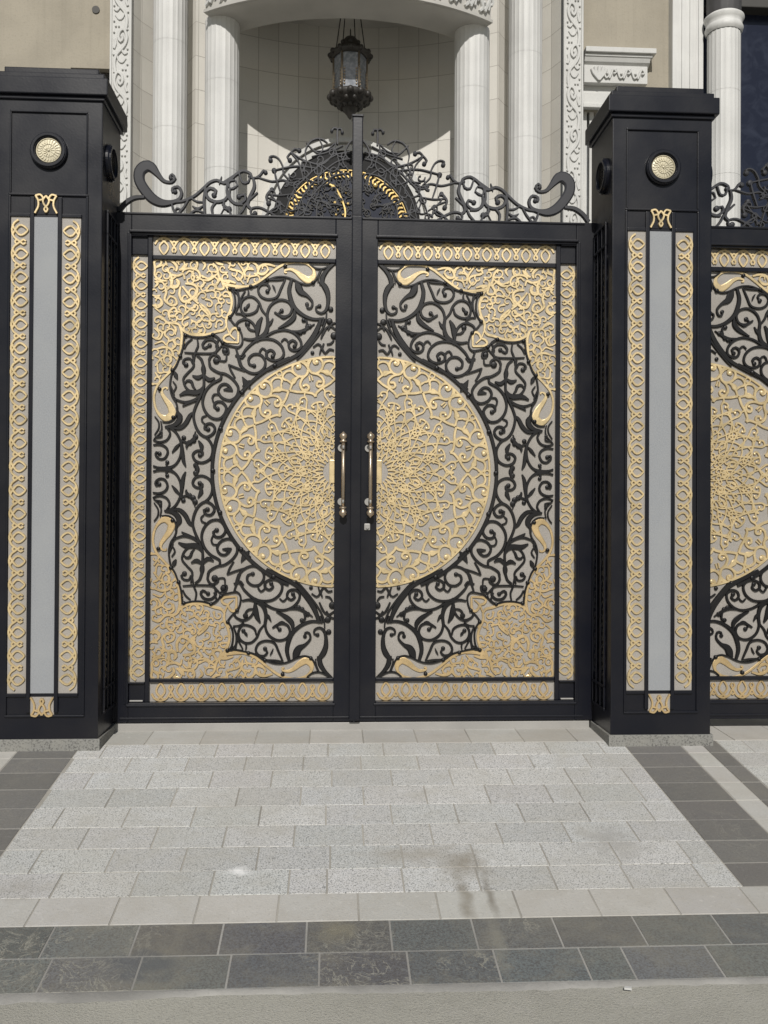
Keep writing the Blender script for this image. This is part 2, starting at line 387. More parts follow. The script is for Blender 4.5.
BLACK_Q = trace("""
B|350,165 320,230 290,290 230,305 180,285 160,240 180,205 220,200 240,225 225,250|2.4|n|2.6
B|260,205 272,225 282,252|2|l
B|215,415 185,375 168,330 130,292 85,288 48,315 38,365 62,408 110,408 150,385 162,345|2.4
B|100,335 90,350 72,372|3|l|2.6
B|60,580 110,588 160,575 205,540 225,480 218,415|2.8
B|150,582 215,545 232,480 225,405 250,345 310,310 370,322 397,365 382,412 340,430 300,412 275,395|2.6
B|300,412 340,432 375,415|4|l
B|300,412 312,395 325,385|2|n|2.6
B|225,500 245,475 265,440|3|l
B|150,575 155,525 165,475 188,430|5.5|l
B|0,490 25,460 70,445 112,462 140,500 152,555|2.4
B|85,475 88,500 108,520 140,525|2.4|n
B|85,478|3.2|o
B|45,700 80,650 140,600 200,582 270,590 322,630 340,685 318,722 270,735 225,715 218,680 248,660 275,682 262,705|2.6|n|2.6
B|225,695 215,665 190,648 172,672 168,690|2
B|150,600 220,560 280,530 350,520 412,542 455,590 460,640 420,665 382,650 375,612 402,592 428,612 415,635|2.6|n|2.6
B|375,615 362,592 343,582 322,602|2
B|20,698 40,768 90,813 150,823 200,788 210,738 180,695 130,690 95,720 100,760 132,770|2.6|n|2.6
B|45,700 22,705 0,698|2.2
B|30,640 0,652|2
B|10,690 22,730 32,768|2.2
B|395,168,3 378,240,4.2 390,310,4.6 420,370,4.2 480,420,3.6 550,445,3 625,440,2.4
B|590,180,2.5 625,215,5.5 648,270,5 648,340,3.6 632,385,3 602,402,2.4 570,388,2.2 566,360,2 590,352,2|2|n|2.4
B|420,185,1 440,215,7 460,255,6.5 505,282,3.2 540,325,2.4 530,365,2.2 505,365,2.2 502,340,2|2|n|2.4
B|415,380 412,430 370,472 300,510|5|l
B|340,522 440,532 500,512 555,478|3|l
B|455,540 480,528 505,500 520,495|3|o
B|470,445 500,462 498,500 490,530|2.4|n
B|478,452|2.6|o
B|600,435,3 580,500,4.5 545,570,5.5 490,640,5 440,692,4 330,752,4 225,800,4
B|640,400 632,460 600,530 540,612 470,692 430,730|2
B|622,440 605,485|3
B|520,60 560,88 612,92 660,72 695,48|1.8
B|695,55,2 645,100,3.5 612,150,5 605,205,5
B|605,95 585,140 578,185|1.6
B|668,375|3.2|o
B|660,460|3.8|o
B|690,560|4.2|o
B|705,520 670,495 640,505 615,545 600,580|2.2
B|545,640 580,618 602,640 590,690|2
B|540,680|2.4|o
B|620,615 610,650 630,682 660,655 690,662|2.2
B|690,590 670,615 640,620|2.2
B|700,470 675,480 650,520|2.2
B|90,240 94,262 85,288|1.8
B|20,245 28,300 40,335|2
B|30,235 110,222 165,205 225,172 290,150 350,150 400,165 450,190 500,203 545,190 575,150 592,105|1.9
B|165,205 220,172 300,168 345,165|2.4|l
A|650,255 682,290 692,375 675,440 650,475 665,505 690,535 722,565 742,612 746,668 718,703 645,693 595,672 562,632 522,612 450,627 380,627 310,614 298,640 290,700 268,770 238,840|1.9
A|650,255 700,262 768,258|2
A|680,270 712,300 716,370 692,440|1.8
A|768,270 738,325 712,395 695,440|1.8
A|692,445 735,448 775,472|1.8
A|700,540 720,505 770,475|1.8
A|540,755 555,690 522,650 470,650 440,685 455,712 495,690|2.6|n|2.6
A|300,745 400,752 520,750 560,722 590,690|2
A|395,625 405,690 385,745 368,845|2
A|300,715 322,672 360,640|2
A|590,702 632,712 638,752 600,752|2|n
A|610,733|3.4|o
A|500,845 490,800 520,762 562,775 572,800 545,815|2.4|n|2.8
A|570,808 618,808 626,755|2
A|692,700 712,762 742,845|2.2
A|768,760 742,788 718,772|2
A|520,612 560,640 540,700|2
C|395,0 430,30 446,90 448,150 450,230 430,300 388,390 370,460 385,540 420,600 470,627 520,602 535,562 510,527 470,530 455,562 482,568|2.7|n|2.8
C|445,60 447,110 452,160|5|l
C|450,145 405,172 362,155|4.5|l
C|447,145 488,188 535,172|4.5|l
C|362,60 345,25 305,28 288,55 312,72|2.2|n|3
C|362,0 372,80 330,130 292,180 308,240 350,275 410,270 445,240|2.2
C|300,222 320,195 352,200 368,240 388,262|3|l
C|262,308 320,285 400,288 440,262|5.5|l
C|225,335 300,360 370,345 430,305|2.6
C|285,392 330,365 400,345|3.5|l
C|580,145 580,180 510,220 460,280 440,360 460,430 510,480 570,487 610,450 622,400 590,360 545,360 530,395 555,410|2.7|n|2.8
C|530,375 515,330 530,300 562,300|2
C|490,40 500,90 560,130 620,145 680,190 715,250 700,315 650,345 590,325 560,275 580,230 620,220 652,245 668,272|2.6
C|600,265 640,262 672,272|4|l
C|545,40|4|o
C|455,525 435,505 440,475 470,464|2
C|420,600 490,652 517,720 500,792 440,825 385,810 365,767 390,737 432,735 440,760 420,768|2.6|n|2.8
C|432,735 432,700 408,655|4.5|l
C|190,553 260,562 310,522 345,460 375,435|4.5|l
C|150,548,1.5 215,540,4 255,510,5.5 265,470,5.5 250,440,3 238,400,1.6
C|150,552 195,560 240,600 272,670 272,760 240,830 180,870 110,867 60,850|2.4
C|280,655 285,740 293,810 310,855|4|l
C|268,675 238,708 205,748|3.4|l
C|60,650 110,667 165,650 190,600 165,555|2.2
C|75,632 125,622 120,590|2|n|2
C|60,690 110,685 155,705 172,745 150,790 110,797 80,770 85,745 108,755|2.4|n|2.6
C|185,872 160,840 168,822|2|n|2.4
C|72,470 100,510 102,560 70,612|1.6
C|118,505 126,560 110,600 66,642|1.6
C|385,585 372,640 320,690 318,718|3.4|l
C|385,625 370,655 340,672|3.4|o
C|275,650 300,665 345,672 385,640|2.4
C|295,633|2.8|o
C|385,830 402,862 395,922|3|n
C|398,870 385,905|3|o
C|60,890 130,882 200,892 245,922|2.2
C|640,70 660,120 690,170|2.2
C|640,70 690,92 768,120|2.2
C|720,0 726,55 768,120|2.2
C|225,125 232,150 246,180|4.5|l
C|195,235 218,300 210,325|2|n
C|212,200 236,240 214,285|1.8
C|205,300 238,335|3|l
C|268,0 240,72 210,122 195,180 190,250 205,312 235,362 246,420 225,482 180,512 130,512|1.9
C|492,40 505,0|2.4
D|50,150,1 72,190,6 95,215,10
D|120,178,1 92,190,5 78,225,9
""")
RIVETS = trace("""
A|650,258 650,475 720,565 595,672 520,610 310,614 268,775|2.6|o
B|225,170 110,218 545,190 350,75|2.6|o
C|208,115 110,260 215,478|2.6|o
""")[1]
GOLD_Q = trace("""
B|0,226 60,220 135,200 200,158 262,110 330,66 420,43 500,56 545,95 550,140,5 515,172,7 470,150,6 425,112,4 385,95,3 345,102,2|2.6
B|345,102 348,118 362,118|2
C|262,0 245,50 205,110 140,175 95,228 70,290 66,345 82,415 120,468,4 165,485,7 205,450,7.5 190,390,6 155,340,4.5 128,295,3.4 128,262,2.4 150,246,2|2.4
C|150,246 168,250 165,262|2
A|768,238 690,235 620,222 588,200|3
A|588,200 622,235 652,292 665,360 650,430 622,490 625,545|2.8
A|625,540 600,572 545,585 482,605 420,612 350,605 295,578 262,540|2.8
A|262,540 280,600 275,680 262,765 235,845|2.8
A|650,606 664,572 692,557 713,585 714,670|2.6
A|650,606 618,614 600,640 625,662 714,670|2.6
A|625,545 650,606 690,645|2
A|70,150 75,100 70,45 110,25 122,58 85,88|2.4
A|75,105 72,150 110,187 170,196|2.4
A|150,25 205,42 242,85 235,120|3
A|150,30 168,78|4.5|l
A|82,92 140,70|2.4
A|238,52 265,35 298,30|5|l
A|270,112 300,85 325,60|4.5|l
A|285,130 295,110 340,98 400,115 422,158 402,192|2.4
A|310,145 340,118 372,142 350,165|2.2
A|190,130 205,190 198,240 240,242 258,205 238,182|3
A|190,150 250,155 290,142 302,182|2.6
A|270,240 262,300 290,352 340,342 392,292 396,245 362,220 308,215|3
A|285,235 350,315 410,370|3
A|345,320 385,325 400,350|3
A|150,240 162,280 148,340 200,382 240,370 230,330 195,312|2.6
A|130,280 180,245|3|l
A|70,482 120,470 170,515 240,522 275,548|2.6
A|190,495 178,440 220,400 244,425|2.4
A|70,200 95,215 70,245|3|l
A|560,150 570,182 542,232 560,258 602,250 588,198|2.8
A|520,60 552,100 562,150 588,192 642,195 695,212|2.8
A|440,185 480,190 530,160 555,138|3|l
A|420,372 450,392 490,432 500,470 470,440 430,400 420,372|2.4
A|370,20 400,60 390,110|2.6
A|430,40 460,70 440,110|3|l
A|530,30 560,60 600,70|3
A|600,40 650,60 640,100|2.6
A|660,110 720,120 750,150 720,190 690,160|2.4
A|70,320 110,330 130,370 90,400 75,370|2.4
A|75,560 130,590 110,640 72,640|2.2
A|160,570 150,610 180,640 175,670|2.2
A|200,530 232,560 230,610|3|l
A|70,680 130,660 160,690|2
A|85,720 140,705 195,720 215,770 190,760|2.6
A|210,650 232,690 205,720|2.4
A|70,770 110,790 140,845|2.4
A|180,745 200,800 170,840|2.4
A|70,400 120,440|2.4
C|75,80 115,30 160,0|2.2
C|90,50 100,130 150,130|2.2
C|75,130 105,170 120,150|2.2
B|20,50 60,110 70,170|2.4
B|60,110 90,75 75,40|2.4
B|110,40 160,80 150,140|2.4
B|280,75 220,60 175,75 160,120 200,130 235,95|2.8
B|150,140 100,150 85,190|2.2
B|20,150 60,200|2.4
""")
# irregular small scrolls that fill the gold corner
def pt_in(poly, x, y):
    c = False; j = len(poly)-1
    for i in range(len(poly)):
        xi, yi = poly[i]; xj, yj = poly[j]
        if (yi > y) != (yj > y) and x < (xj-xi)*(y-yi)/(yj-yi)+xi: c = not c
        j = i
    return c
def fill_gold():
    pl = [(154, 262), (270, 262), (278, 268), (262, 278), (245, 284), (222, 284), (231, 300), (227, 318), (218, 331), (200, 334), (182, 330), (181, 345),
          (177, 360), (168, 372), (158, 385), (154, 392)]
    w = []; rnd = random.Random(3)
    def wp(x, y): X, Z = U(x, y, -.012); return (-X, Z)
    pts = []; near = [(p[0], p[1]) for st in GOLD_Q[0] for p in spline(st, .008)]
    for _ in range(6000):
        x, y = rnd.uniform(154, 280), rnd.uniform(262, 395)
        if not pt_in(pl, x, y): continue
        if any((x-a)**2+(y-b)**2 < 6.0**2 for a, b in pts): continue
        wx, wy = wp(x, y)
        if any((wx-a)**2+(wy-b)**2 < (3.1/PXM)**2 for a, b in near): continue
        pts.append((x, y))
    st = []; bl = []
    for (x, y) in pts:
        a0 = rnd.uniform(0, 2*pi); sg = rnd.choice((-1, 1)); r = rnd.uniform(2.6, 3.4); q = []
        for i in range(9):
            t = i/8; a = a0+sg*t*5.4; rr = r*(1.55-1.1*t)
            px, py = wp(x+rr*cos(a), y+rr*sin(a)); q.append((px, py, (1.9-.4*t)/2/PXM))
        st.append(q)
        a = a0-sg*.5; px, py = wp(x+r*2.1*cos(a), y+r*2.1*sin(a))
        st.append([(q[0][0], q[0][1], .9/PXM), (*wp(x+r*1.9*cos(a0-sg*.2), y+r*1.9*sin(a0-sg*.2)), 1.5/PXM), (px, py, .4/PXM)])
    return st, bl
GF = fill_gold(); GOLD_S = GOLD_Q[0]+GF[0]; GOLD_B = GOLD_Q[1]+GF[1]

CREST = trace("""
G|150,195 152,140 150,108|3
G|150,110 132,108 125,128|2.4|n|2
G|150,110 170,106 182,122|2.4|n|2
G|60,160 90,190 110,240 90,270|2.2
G|205,190 232,172 262,170 300,190 325,240 318,292|2
G|250,170 230,215 245,250 280,235 320,195|1.8
G|160,185 176,250 230,308 300,302 355,280 402,250|2.2
G|402,252 382,232 358,238|2.6|n|2.8
G|402,252 422,278 408,294|2.6|n|2.8
G|402,255 362,300 345,350 330,405|2.2
G|270,332 370,326 440,340 492,355|2.2|n|3.2
G|516,302 518,285 496,277 468,290 446,330 440,370 398,412|2.4
G|512,300|2.8|o
G|490,358 480,400 452,485|2.2
G|395,425 440,405 500,415 550,405 585,395|2.4
G|535,372 548,358 568,385 590,400|2.4
G|538,368|2.6|o
G|395,480 460,490 520,486|2.2
G|505,458 522,480 532,502 520,535|2.6|n|3
G|502,460|2.8|o
G|430,552 480,520 530,502|2.2
G|445,535 500,570 545,612|2
G|465,612 520,580 570,560 612,570 612,598 592,592|2.4|n|2.8
G|604,400 597,450 622,510 632,550 608,575|3.6
G|580,480 620,520|3
G|575,398 610,402|5|l
G|612,405 618,380 660,366 712,400 768,438|2.8
G|680,380 660,430 630,425 622,395|2.4|n|2.4
G|700,420 742,432 720,468 688,445 702,420|1.6
G|742,438 742,490 720,532 680,546 645,522 650,495 680,507|2.8|n|3
G|640,540 658,580 692,618|2.6
G|715,618 735,575 768,552|2.6
G|735,580|3|o
G|80,230 160,255 240,310 320,385 390,470 440,612|2
G|80,270 150,290 220,345 290,420 340,500 370,612|1.8
G|100,350 170,370 240,430 300,510 335,612|1.8
G|100,235 120,290 90,330|1.8
G|150,255 140,310 170,345 210,330 240,310|1.8
G|240,310 220,370 250,410 300,400 320,385|1.8
G|320,385 300,440 330,480 370,470 390,470|1.8
G|390,470 360,530 390,570 425,560|1.8
G|200,345 190,400 230,430|1.8
G|280,420 270,480 310,510|1.8
G|340,510 330,570 365,600|1.8
G|100,310 115,320 130,305|2|n|2.4
G|235,395 255,390|2|n|2.6
G|345,395 385,430 370,470|1.8
G|300,300 290,350 330,390 390,400|1.8
G|120,200 200,240 290,270|1.8
G|165,190 210,230 270,240|1.8
H|0,155 40,180 80,224 110,235 150,220 190,235 222,267 280,320 340,350 400,362|3
H|122,198 130,222 136,245|2|l
H|30,250 45,216 80,226 74,266 38,250|1.6
H|74,266 76,310 50,350 0,356|2.6
H|78,285 100,330 150,346 196,330 212,290 186,268 155,282 165,308|3.4|n|3.2
H|214,262 222,345 214,438|3
H|108,330 106,382 78,384|2.6|n|3.4
H|106,380 128,425|3|l
H|150,346 176,382 168,438|2.8
H|225,352 262,350 292,334|2.2
H|222,370 256,392 288,378|3|l
H|222,412 270,402 312,438|2.6
H|312,345 340,392 378,438|2.4
H|406,364 396,402 378,438|2.4
H|384,410 376,396 360,398 354,412 364,424 380,420 384,410|2
H|418,216,2.4 404,200,2.6 388,222,2.8 408,245,3 450,240,3.8 482,208,5.5 522,164,10 556,160,11.5 588,192,11 588,245,10.5 556,300,10.5 512,346,10 460,368,8 405,362,5 362,340,3.6 350,302,3.2 370,270,3 402,282,3 398,305,3|3
H|412,222|2.6|o
H|388,298|3|o
H|560,338,3.5 618,346,4.6 668,380,4.8 702,425,4.6
""", 0.0)

def fan():
    rnd = random.Random(17); pts = []; out = []
    for _ in range(3000):
        x, z = rnd.uniform(.045, .50), rnd.uniform(2.89, 3.31)
        e = (x/.54)**2+((z-2.86)/.43)**2
        if e > .95 or e < .10: continue
        if any((x-a)**2+(z-b)**2 < .062**2 for a, b in pts): continue
        pts.append((x, z))
    for (x, z) in pts:
        a0 = rnd.uniform(0, 2*pi); sg = rnd.choice((-1, 1)); r = rnd.uniform(.013, .021)
        out.append([(x+r*(1.4-.9*i/6)*cos(a0+sg*i*.8), z+r*(1.4-.9*i/6)*sin(a0+sg*i*.8), (1.5-.3*i/6)/2/PXM) for i in range(7)])
        bx, bz = sorted(pts, key=lambda p: (p[0]-x)**2+(p[1]-z)**2)[1]
        out.append([(x+r*1.4*cos(a0), z+r*1.4*sin(a0), .6/PXM), ((x+bx)/2+rnd.uniform(-.012, .012), (z+bz)/2+rnd.uniform(-.012, .012), .75/PXM), (bx, bz, .5/PXM)])
    return out
CREST = ([[(x, z, w*(.74 if min(p[0] for p in st) < .42 else 1)) for x, z, w in st] for st in CREST[0]]+fan(), CREST[1])
# ------------------------------------------------------------------ gate dimensions
A_, B_, C_ = .120, 1.157, 1.267
ZT, ZB, ZBT, ZBB, ZG = 2.750, .124, 2.645, .234, 2.878
ZC = (ZT+ZB)/2; XO = 1.333
MX, MZ = -U(335.2, 471.5, -.01)[0], U(335.2, 471.5, -.01)[1]
RM = 117.5/PXM*.992
BK = .006            # front of the grey sheet

def emit(mb, strokes, blobs, omap, h, step=.012, back=0.0):
    for s in strokes: mb.ribbon(s, omap, h, step, back)
    for (x, z, r) in blobs: mb.dome(x, z, r*.82, omap, h*.94, back)
def border_unit(mb, omap, u0, u1, v0, v1, n, h=.007, w=.0060):
    """interlaced lens and scallop band; v0 inner edge, v1 outer edge"""
    p = (u1-u0)/n
    def P(u, v, ww=1): return (u0+p*(i+.5+u), v0+(v1-v0)*(.03+.95*v), w*ww)
    for i in range(n):
        for sg in (1, -1):
            mb.ribbon([P(0, .0, .8), P(-.10*sg, .13), P(-.20*sg, .34), P(-.19*sg, .56), P(0, .80), P(.18*sg, .94, .9)], omap, h, .011)
        q = [P(-.44, .60), P(-.30, .86), P(-.12, .97), P(0, .99), P(.12, .97), P(.30, .86), P(.44, .60)]
        if i > 0: q = [P(-.53, .13, .8), P(-.60, .28), P(-.52, .44)]+q
        if i < n-1: q = q+[P(.52, .44), P(.60, .28), P(.53, .13, .8)]
        mb.ribbon(q, omap, h, .011)
        if i < n-1: mb.ribbon([P(.40, .70), P(.5, .80), P(.60, .70)], omap, h, .011)
SECT = """
500,62 482,100 478,135 470,190 425,235 406,290 428,334 472,336 484,308 458,290 438,303|2.3|1.5
478,135 472,180 448,212 400,216 355,190 335,145 345,105 375,92 404,108 402,134 384,130|2.3|2.3
478,135 465,98 425,72|1.9|0
428,334 438,348 450,360|3|0
545,398 520,372 450,358 380,356 312,342|2.3|0
355,190 318,166 275,176 248,212 256,240 282,250|2.1|0
400,216,1.6 372,232,3 345,258,5.5 330,275,3 282,248,1.2|2|0
335,270,3.5 325,305,2 312,342,2|2|0
450,360 446,392 466,430 460,500 466,560 480,632|1.5|0
466,430 448,405 415,412 403,438 425,450|1.6|1.4
385,490 400,512 460,516 520,530 560,556 596,590|1.4|0
385,490 372,560 370,632|1.4|0
560,450 530,462 510,485 528,498|1.6|1.4
560,450 566,510 556,632|1.5|0
410,446 398,468 385,490|1.5|0
505,205 520,250|1.3|0
"""
def sector():
    out = []
    for ln in SECT.strip().splitlines():
        p, w, bl = ln.split('|'); q = []
        for c in p.split():
            c = [float(v) for v in c.split(',')]
            dx, dy = 80-c[0]/9.03, 119.5-c[1]/9.03
            q.append((75.4-math.degrees(atan2(dy, dx)), min(.98, hypot(dx, dy)/117.5), c[2] if len(c) > 2 else float(w)))
        out.append((q, float(bl)))
    return out
SECT = sector()
def medallion(mb, omap, h=.008):
    """pierced half disc: twelve-fold scroll ring outside, finer interlace towards the boss; local u = inward distance, v = height"""
    k = RM
    def P(th, r, w=2.0):
        w = (w+.38)*(1 if r > .55 else .80)       # th measured from the outward horizontal
        a = radians(th); return (MX+k*r*cos(a), MZ+k*r*sin(a), w/2/PXM)
    def inside(q): return [p for p in q if p[0] > MX+.002]
    def put(pts, blob=0):
        run = []
        for p in spline(pts, .012):
            if p[0] >= MX+.004: run.append(p)
            else:
                if len(run) > 2: mb.ribbon(run, omap, h, .05)
                run = []
        if len(run) > 2: mb.ribbon(run, omap, h, .05)
        if blob and pts[-1][0] > MX+blob/PXM: mb.dome(pts[-1][0], pts[-1][1], blob/PXM, omap, h)
    put([P(t, .985, 1.9) for t in range(-90, 91, 6)])
    for j in range(-4, 4):
        c = j*30+15
        for s in (1, -1):
            q = lambda t, r, w=1.5: P(c+s*t, r, w)
            for pts, bl in SECT: put([q(*p) for p in pts], bl)
            put([q(15, .675), q(15, .640, 3.6), q(15, .60, 1.2)])
            put([q(5.8, .449), q(10, .395), q(15, .33, 2)]); put([q(23.6, .536), q(27, .47), q(30, .40), q(33, .35), q(33, .31)])
            put([q(13.8, .479), q(16, .42), q(20, .365), q(22, .31), q(20, .27)])
            put([q(15, .497, 2.2), q(8, .466), q(1, .42), q(-5, .385), q(-10, .345), q(-15, .33, 2)])
            put([q(15, .497, 2.2), q(12, .54), q(6, .555), q(0, .53), q(-6, .50)])
            put([q(15, .33, 2), q(10, .30), q(4, .30), q(0, .325)]); put([q(15, .33, 2), q(13, .27), q(8, .24), q(0, .262)])
            put([q(15, .42), q(11, .435), q(9.5, .41), q(12, .395)])
        for (t, r, e) in ((0, .360, .027), (15, .963, .022), (0, .47, .014), (15, .275, .020)):
            put([(P(c+t, r)[0]+k*e*cos(a*pi/4), P(c+t, r)[1]+k*e*sin(a*pi/4), 1.7/2/PXM) for a in range(9)])
    for (r, n, amp) in ((.215, 24, .016), (.155, 12, .018)):
        put([P(t, r+amp*cos(radians(t)*n), 1.4) for t in range(-90, 91, 3)])
    for t in range(-90, 91, 15):
        put([P(t-9, .105, 1.4), P(t-3, .17, 1.4), P(t+4, .24, 1.3), P(t+7.5, .29, 1.3)])
        put([P(t+9, .105, 1.4), P(t+3, .17, 1.4), P(t-4, .24, 1.3), P(t-7.5, .29, 1.3)])
    hb = k*.10
    mb.box(*sorted((omap(MX+.004, 0, 0)[0], omap(MX+.034, 0, 0)[0])), omap(0, 0, h+.003)[1], omap(0, 0, 0)[1], MZ-hb, MZ+hb, .003)

def make_leaf(s, label, group):
    root = empty('gate_leaf', (s*XO, 0, 0), label, 'gate', group)
    def om(base): return lambda u, v, n: (s*u, base-n, v)
    def bx(mb, u0, u1, y0, y1, z0, z1, bev=.004): mb.box(s*u0, s*u1, y0, y1, z0, z1, bev)
    f = MB()
    bx(f, .004, A_, -.032, .03, .012, ZG); bx(f, C_, XO+.044, -.032, .03, .012, ZG)
    bx(f, A_, C_, -.032, .03, ZT, ZG); bx(f, A_, C_, -.032, .03, .012, ZB)
    # raised lips round the opening and along the rails
    bx(f, A_-.012, C_+.010, -.044, -.030, ZT+.012, ZT+.026, .004); bx(f, A_-.012, C_+.010, -.040, -.030, ZB-.022, ZB-.008, .004)
    bx(f, .03, XO-.02, -.038, -.030, ZG-.014, ZG-.002, .003); bx(f, .03, XO-.02, -.038, -.030, .03, .042, .003)
    bx(f, C_+.012, C_+.022, -.038, -.030, ZB-.008, ZT+.012, .003)
    f.build('frame', M['black'], root)
    g = MB(); bx(g, A_-.005, C_+.005, BK, BK+.012, ZB-.005, ZT+.005, 0); g.build('backing_panel', M['backing'], root)
    bars = MB()
    bx(bars, B_-.004, B_+.022, -.016, .01, ZB, ZT, .004)
    bars.build('divider_bar', M['black'], root)
    for (z0, z1) in ((ZBT-.026, ZBT), (ZBB, ZBB+.022)):
        b = MB(); bx(b, A_, B_-.005, -.014, .01, z0, z1, .004); b.build('divider_bar', M['black'], root)
    for (z0, z1) in ((ZBT, ZT), (ZB, ZBB)):
        b = MB(); bx(b, B_+.022, C_, -.010, .01, z0, z1, .004)
        bx(b, B_+.022, C_+.002, -.026, -.008, z1-.006, z1+.004, .003)
        cb = b.build('corner_block', M['black'], root)
        if z0 == ZB:
            b = MB(); bx(b, B_+.03, C_-.006, -.022, -.009, z0+.004, z0+.012, .003); b.build('ledge_glint', M['silver'], cb)  # pale metal colour stands in for sunlight caught along this lip
    # gold borders
    o = om(BK)
    b = MB(); border_unit(b, lambda u, v, n: o(u, v, n), A_+.004, B_-.008, ZBT+.002, ZT-.002, 9); b.build('gold_border', M['gold_pale'], root)
    b = MB(); border_unit(b, lambda u, v, n: o(u, v, n), A_+.004, B_-.008, ZBB-.002, ZB+.002, 9); b.build('gold_border', M['gold'], root)
    b = MB(); border_unit(b, lambda u, v, n: o(v, u, n), ZBB+.004, ZBT-.006, B_+.024, C_-.003, 22); b.build('gold_border', M['gold_pale'], root)
    # corners (upper traced, lower its mirror image)
    for flip in (False, True):
        fz = (lambda v: 2*ZC-v) if flip else (lambda v: v)
        gb = MB(); emit(gb, GOLD_S, GOLD_B, lambda u, v, n: (s*u, BK-n, fz(v)), .0075, .010, .002)
        gb.build('gold_corner', M['gold'] if flip else M['gold_pale'], root)  # lower corner gets the darker gold, its duller reflection painted in
    # black scroll sheet, two mirrored halves and the ring round the medallion
    sb = MB()
    for flip in (False, True):
        fz = (lambda v: 2*ZC-v) if flip else (lambda v: v)
        om2 = lambda u, v, n: (s*u, BK-n, fz(v))
        emit(sb, BLACK_Q[0], BLACK_Q[1], om2, .012, .011, .001)
        for (x, z, r) in RIVETS: sb.dome(x, z, r*.75, om2, .018)
    arc = [(MX+RM*1.045*cos(radians(a)), MZ+RM*1.045*sin(radians(a)), 3.6/2/PXM) for a in range(-68, 69, 4)]
    sb.ribbon(arc, om(BK), .014, .03)
    for a in range(-60, 61, 20):
        sb.dome(MX+RM*1.04*cos(radians(a)), MZ+RM*1.04*sin(radians(a)), 2.4/PXM, om(BK), .020)
    sb.build('scroll_panel', M['black_scroll'], root)
    md = MB(); medallion(md, om(BK), .009); md.build('medallion', M['gold_pale'], root)
    cr = MB(); emit(cr, [[(x, max(z, ZG-.01), w) for x, z, w in st] for st in CREST[0]], CREST[1], lambda u, v, n: (s*u, .006-n, v), .012, .014, -.012)
    cr.build('crest', M['crest'], root)
    return root

# pull handle
def handle(s, root):
    hx = U(343.2 if s < 0 else 370.4, 473, -.08)[0]
    z0, z1 = U(343, 506, -.08)[1], U(343, 443, -.08)[1]
    h = MB(); h.lathe(hx, -.085, [(0, z0), (.010, z0), (.010, (z0+z1)/2), (.010, z1), (0, z1)], 14)
    ho = h.build('handle', M['brass'], root)
    for (ze, dr) in ((z0, -1), (z1, 1)):
        k = MB(); k.lathe(hx, -.085, [(.0, ze), (.016, ze+dr*.004), (.022, ze+dr*.010), (.012, ze+dr*.016), (.013, ze+dr*.022), (.022, ze+dr*.034), (.020, ze+dr*.048), (.008, ze+dr*.058), (.006, ze+dr*.062), (0, ze+dr*.066)], 14)
        k.build('finial', M['brass'], ho)
    for zz in (z0+.025, z1-.025):
        k = MB(); k.tube([(hx, -.085, zz), (hx, -.03, zz)], .010, 10)
        k.tube([(hx-.010, -.044, zz), (hx-.010, -.034, zz)], .021, 14); k.tube([(hx, -.099, zz-.010), (hx, -.099, zz+.010)], .006, 8)
        k.build('mount', M['silver'], ho)

GL = 'double gate leaves'
leafL = make_leaf(-1, 'left leaf of the double gate, carrying the tall central post', GL)
leafR = make_leaf(1, 'right leaf of the double gate, with a keyhole plate below its handle', GL)

# fixed side gate beyond the right pillar (same panel, lower crest that climbs to the right)
side = copy_tree(leafR, 1.857, None, ('crest',))
side['label'] = 'gate panel beyond the right pillar, cut off by the right edge'; side['group'] = GL
cr = MB()
for t, st in enumerate(CREST[0]):
    if max(p[0] for p in st) < 1.0 and len(st) > 1:
        for sg in (-1, 1):
            if sg == 1 and max(p[0] for p in st) > .45: continue
            cr.ribbon([(2.78+sg*x, max(z, ZG-.01), w) for x, z, w in st], lambda u, v, n: (u, .006-n, v), .012, .014, -.012)
for (x, z, r) in CREST[1]:
    if x < .9: cr.dome(2.78-x, z, r, lambda u, v, n: (u, .006-n, v), .012, -.012)
cr.build('crest', M['crest'], side)

# central post on the left leaf, handles and lock
p = MB(); zt = U(354.5, 118, -.03)[1]
p.box(-.030, .030, -.058, -.0325, .02, ZG+.002, .006); p.box(-.030, .030, -.050, .02, ZG+.002, zt, .006); p.box(-.034, .034, -.054, .024, zt, zt+.014, .004)
p.build('post', M['black'], leafL)
handle(-1, leafL); handle(1, leafR)
lx, lz = U(367, 527, -.04)
k = MB(); k.box(lx-.016, lx+.018, -.042, -.031, lz-.018, lz+.020, .006); k.tube([(lx+.002, -.05, lz), (lx+.002, -.04, lz)], .010, 12)
k.build('lock_plate', M['silver'], leafR)

